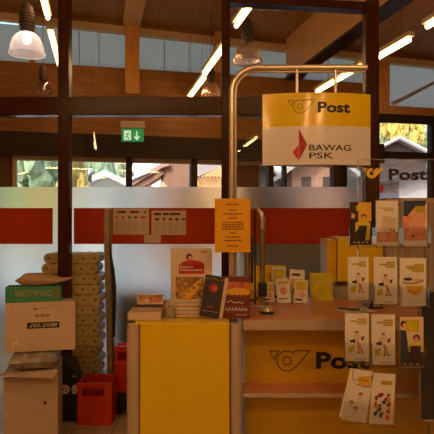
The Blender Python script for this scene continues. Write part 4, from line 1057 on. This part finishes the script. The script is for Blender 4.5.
def tree(x, y, z, h, key, label, group, wid=1.0):
    o = bpy.data.objects.new('tree', None); COL.objects.link(o); o.location = (x, y, z); o['label'] = label; o['category'] = 'tree'; o['group'] = group
    o.rotation_euler.z = random.uniform(0, 6); o.scale = (h * wid, h * wid, h)
    for nm, me in (('trunk', tk), ('crown', tm[key])):
        c = bpy.data.objects.new(nm, me); COL.objects.link(c); c.parent = o
def at(px, D): return wx(px, D), D
for px, D_, h, key, wd, lab in ((38, 17, 4.7, ('leafg', False), .62, 'green tree beyond the window beside the white house corner'), (48, 21, 5.5, ('leafg', False), .6, 'full green tree outside, directly left of the left brown post'),
                           (58, 25, 6.1, ('leafgy', False), .45, 'greyish tree touching the left brown post outside'), (66, 29, 6.5, ('leafy', False), .4, 'yellow green tree outside behind the left brown post'),
                           (72.5, 16, 4.1, ('leafy', False), .5, 'yellow green tree outside, directly right of the left brown post'),
                           (79, 19.8, 5.1, ('leafg', True), .55, 'dark conifer outside, left of the white house'), (89, 31, 6.6, ('leafg', False), .6, 'green tree behind the brown balcony outside'),
                           (104, 38, 7.6, ('leafg', True), 1.0, 'conifer rising behind the white house'), (119, 44, 8.2, ('leafgy', False), .6, 'grey green tree over the pale roof outside')):
    x, y = at(px, D_); tree(x, y, -.05, h, key, lab, 'trees outside the low windows', wd)
keys = [('leafy', False), ('leafgy', False), ('leafg', True), ('leafy', False), ('leafgy', False)]
rr = random.Random(11)
slz = lambda d: 12.2 + (d - 95) * .33
for j in range(8):
    D_ = 96 + j * 7.5
    n_ = int((wx(452, D_) - wx(356, D_)) / 3.7)
    for i in range(n_):
        x_ = wx(356, D_) + 3.7 * (i + (.5 if j % 2 else 0)) + rr.uniform(-.3, .3)
        tree(x_, D_ + rr.uniform(-.6, .6), slz(D_) - .2, rr.uniform(8.0, 10.0), keys[rr.randrange(5)], 'autumn tree on the wooded slope beyond the right window', 'trees on the wooded slope', .46)
sl = MB(); xa_, xb_ = wx(340, 70), wx(560, 70)
sl.add([(xa_, 55, -.2), (xb_ + 20, 55, -.2), (xb_ + 40, 95, 12.2), (xa_ + 5, 95, 12.2), (xb_ + 60, 165, slz(165)), (xa_ + 12, 165, slz(165))], [(0, 1, 2, 3), (3, 2, 4, 5)], M['hill']); S('hill', sl)

def house(name, x, D_, w, dep, hw, hr, mw, mr, label, gable=True, trim=None, windows=(), base=-.05, ov=.5, tw=(.0,)):
    """gable end faces the viewer"""
    t = thing(name, (x, D_ + dep / 2, base), label, 'building')
    mb = MB(); mb.prism([(x - w / 2, base), (x + w / 2, base), (x + w / 2, hw), (x, hw + hr), (x - w / 2, hw)], D_, D_ + dep, mw); mb.build('wall', t)
    s = hr / (w / 2)
    for sg in (-1, 1):
        r = MB(); r.prism([(x, hw + hr + .02), (x, hw + hr + .22), (x + sg * (w / 2 + ov), hw - s * ov + .22), (x + sg * (w / 2 + ov), hw - s * ov + .02)], D_ - .7, D_ + dep + .4, mr); r.build('roof', t)
        if trim:
            r = MB(); r.prism([(x, hw + hr + tw[0]), (x, hw + hr + .24), (x + sg * (w / 2 + ov), hw - s * ov + .24), (x + sg * (w / 2 + ov), hw - s * ov + tw[0])], D_ - .78, D_ - .71, trim); r.build('bargeboard', t)
    for (a, z0_, z1_, ww) in windows:
        q = MB(); q.box(x + a - ww / 2, x + a + ww / 2, D_ - .04, D_ - .001, z0_, z1_, M['hdark']); q.build('window', t)
    return t
house('village_house', wx(16, 27), 27, 1.3, 3, 4.2, .5, M['hw'], M['hroof'], 'sunlit white house at the far left window', trim=M['hw'])
house('village_house', wx(108, 22.7), 22.7, 1.5, 6, 3.0, .35, M['hw'], M['snow'], 'bright white house with brown balcony outside, right of the left post', trim=M['hw'], windows=((-.35, 2.1, 2.75, .3), (.2, 2.1, 2.75, .3)))
t = thing('balcony', (wx(94, 21.4), 21.4, 3.0), 'brown timber balcony roof in front of the white house outside', 'balcony')
mb = MB(); mb.prism([(wx(85, 21.4), wz(182, 21.4)), (wx(91.5, 21.4), wz(170, 21.4)), (wx(91.5, 21.4), wz(182, 21.4))], 21.3, 21.5, M['hwood']); mb.build('gable_boards', t)
mb = MB(); mb.stroke([(wx(84, 21.3), wz(183, 21.3)), (wx(92, 21.3), wz(168.5, 21.3))], .09, 21.1, 21.5, M['hw']); mb.build('bargeboard', t)
for k in range(2): MB().box(wx(85 + k * 6, 21.4), wx(85.4 + k * 6, 21.4), 21.35, 21.45, -.05, wz(181, 21.4), M['hwood']).build('post', t)
t = thing('open_shed', (wx(160, 18), 18, 0), 'timber shed with low reddish roof in the middle window', 'building')
X = lambda p, d=17: wx(p, d); Z = lambda p, d=17: wz(p, d)
mb = MB(); mb.prism([(X(131), Z(182)), (X(163), Z(163.5)), (X(170), Z(163.5)), (X(170), Z(166)), (X(163), Z(168)), (X(131), Z(187))], 16.8, 19.5, M['hroofr']); mb.build('roof', t)
mb = MB(); mb.stroke([(X(138), Z(187)), (X(150), Z(181)), (X(163), Z(172))], .14, 16.9, 17.2, M['hwood']); mb.stroke([(X(131), Z(180)), (X(150), Z(172))], .08, 16.7, 16.8, M['snow']); mb.build('eaves_beam', t)
MB().box(X(163.5), X(189), 17.0, 19.4, -.05, Z(164), M['hwood']).build('wall', t)
mb = MB(); mb.prism([(X(160), Z(188)), (X(164), Z(182)), (X(170), Z(189))], 16.6, 16.9, M['trimlt']); mb.build('gate_board', t)
MB().box(X(161), X(163), 17.0, 17.3, -.05, Z(170), M['hdark']).build('post', t)
house('village_house', wx(146, 30), 30, 4.2, 6, 2.6, .9, M['hw'], M['snow'], 'pale house far behind the timber shed', trim=None)
t = thing('timber_barn', (wx(214, 20), 20, 0), 'sunlit orange timber barn with grey roof beside the middle brown post', 'building')
X = lambda p, d=20: wx(p, d); Z = lambda p, d=20: wz(p, d)
MB().box(X(193), X(240), 20, 24, -.05, Z(177.5), M['horange']).build('lower_wall', t)
mb = MB(); mb.prism([(X(199), Z(176.8)), (X(224), Z(165)), (X(240), Z(158)), (X(240), Z(176.8))], 20.2, 24, M['horange']); mb.build('upper_wall', t)
mb = MB(); mb.prism([(X(193), Z(178)), (X(224), Z(165)), (X(240), Z(158)), (X(240), Z(153)), (X(205), Z(162)), (X(193), Z(166))], 20.3, 25, M['hroof']); mb.build('roof', t)
mb = MB()
for k in range(12): mb.box(X(197 + 3.5 * k), X(198 + 3.5 * k), 19.7, 20.1, Z(177.8), Z(176.6), M['hdark'])
mb.build('joist_row', t, kind=None)
house('village_house', wx(262, 27), 27, 2.8, 4, 3.1, 1.3, M['hdark'], M['hroof'], 'dark timber house beyond the low windows, right of the sign pole', trim=None)
house('village_house', wx(318, 22), 22, 2.2, 3.4, 3.6, .8, M['hwood'], M['hroof'], 'brown timber house below the hanging sign', windows=((-.5, 2.6, 3.3, .4), (.4, 2.6, 3.3, .4)))
house('village_house', wx(290, 33), 33, 3.0, 6, 3.8, .8, M['hwood'], M['hroof'], 'brown house seen in the gap below the hanging sign')
house('village_house', wx(396, 34), 34, 4.0, 8, 5.55, 1.0, M['hdark'], M['hroof'], 'dark gabled chalet with white bargeboards in the right window', trim=M['hw'], windows=((-.4, 5.0, 5.4, .9), (.9, 5.0, 5.4, .6)), ov=.5, tw=(.13,))
house('village_house', wx(425, 26), 26, 2.6, 6, 3.4, .4, M['hroof'], M['hdark'], 'low grey house below the dark chalet in the right window')

# ================================================================== LIGHT
wd = bpy.data.worlds.new('World'); SC.world = wd; wd.use_nodes = True
nt = wd.node_tree; bg = nt.nodes['Background']
sky = nt.nodes.new('ShaderNodeTexSky'); sky.sky_type = 'NISHITA'; sky.sun_disc = False; sky.sun_elevation = math.radians(38); sky.sun_rotation = math.radians(200); sky.air_density = 1.2; sky.dust_density = 2.5
nt.links.new(sky.outputs[0], bg.inputs[0]); bg.inputs[1].default_value = .5
sl = bpy.data.lights.new('sun', 'SUN'); sl.energy = 4.5; sl.angle = .01; sl.color = (1, .95, .86)
so = bpy.data.objects.new('sun', sl); COL.objects.link(so); so.rotation_euler = (math.radians(48), 0, math.radians(-28))

vs_ = SC.view_settings; vs_.view_transform = 'Standard'; vs_.look = 'None'; vs_.exposure = 0.0; vs_.gamma = 1; vs_.use_curve_mapping = False
cy = SC.cycles; cy.use_denoising = True; cy.max_bounces = 10; cy.transparent_max_bounces = 24; cy.transmission_bounces = 8; cy.diffuse_bounces = 4; cy.sample_clamp_indirect = 6; cy.caustics_reflective = False; cy.caustics_refractive = True; cy.blur_glossy = 1.0
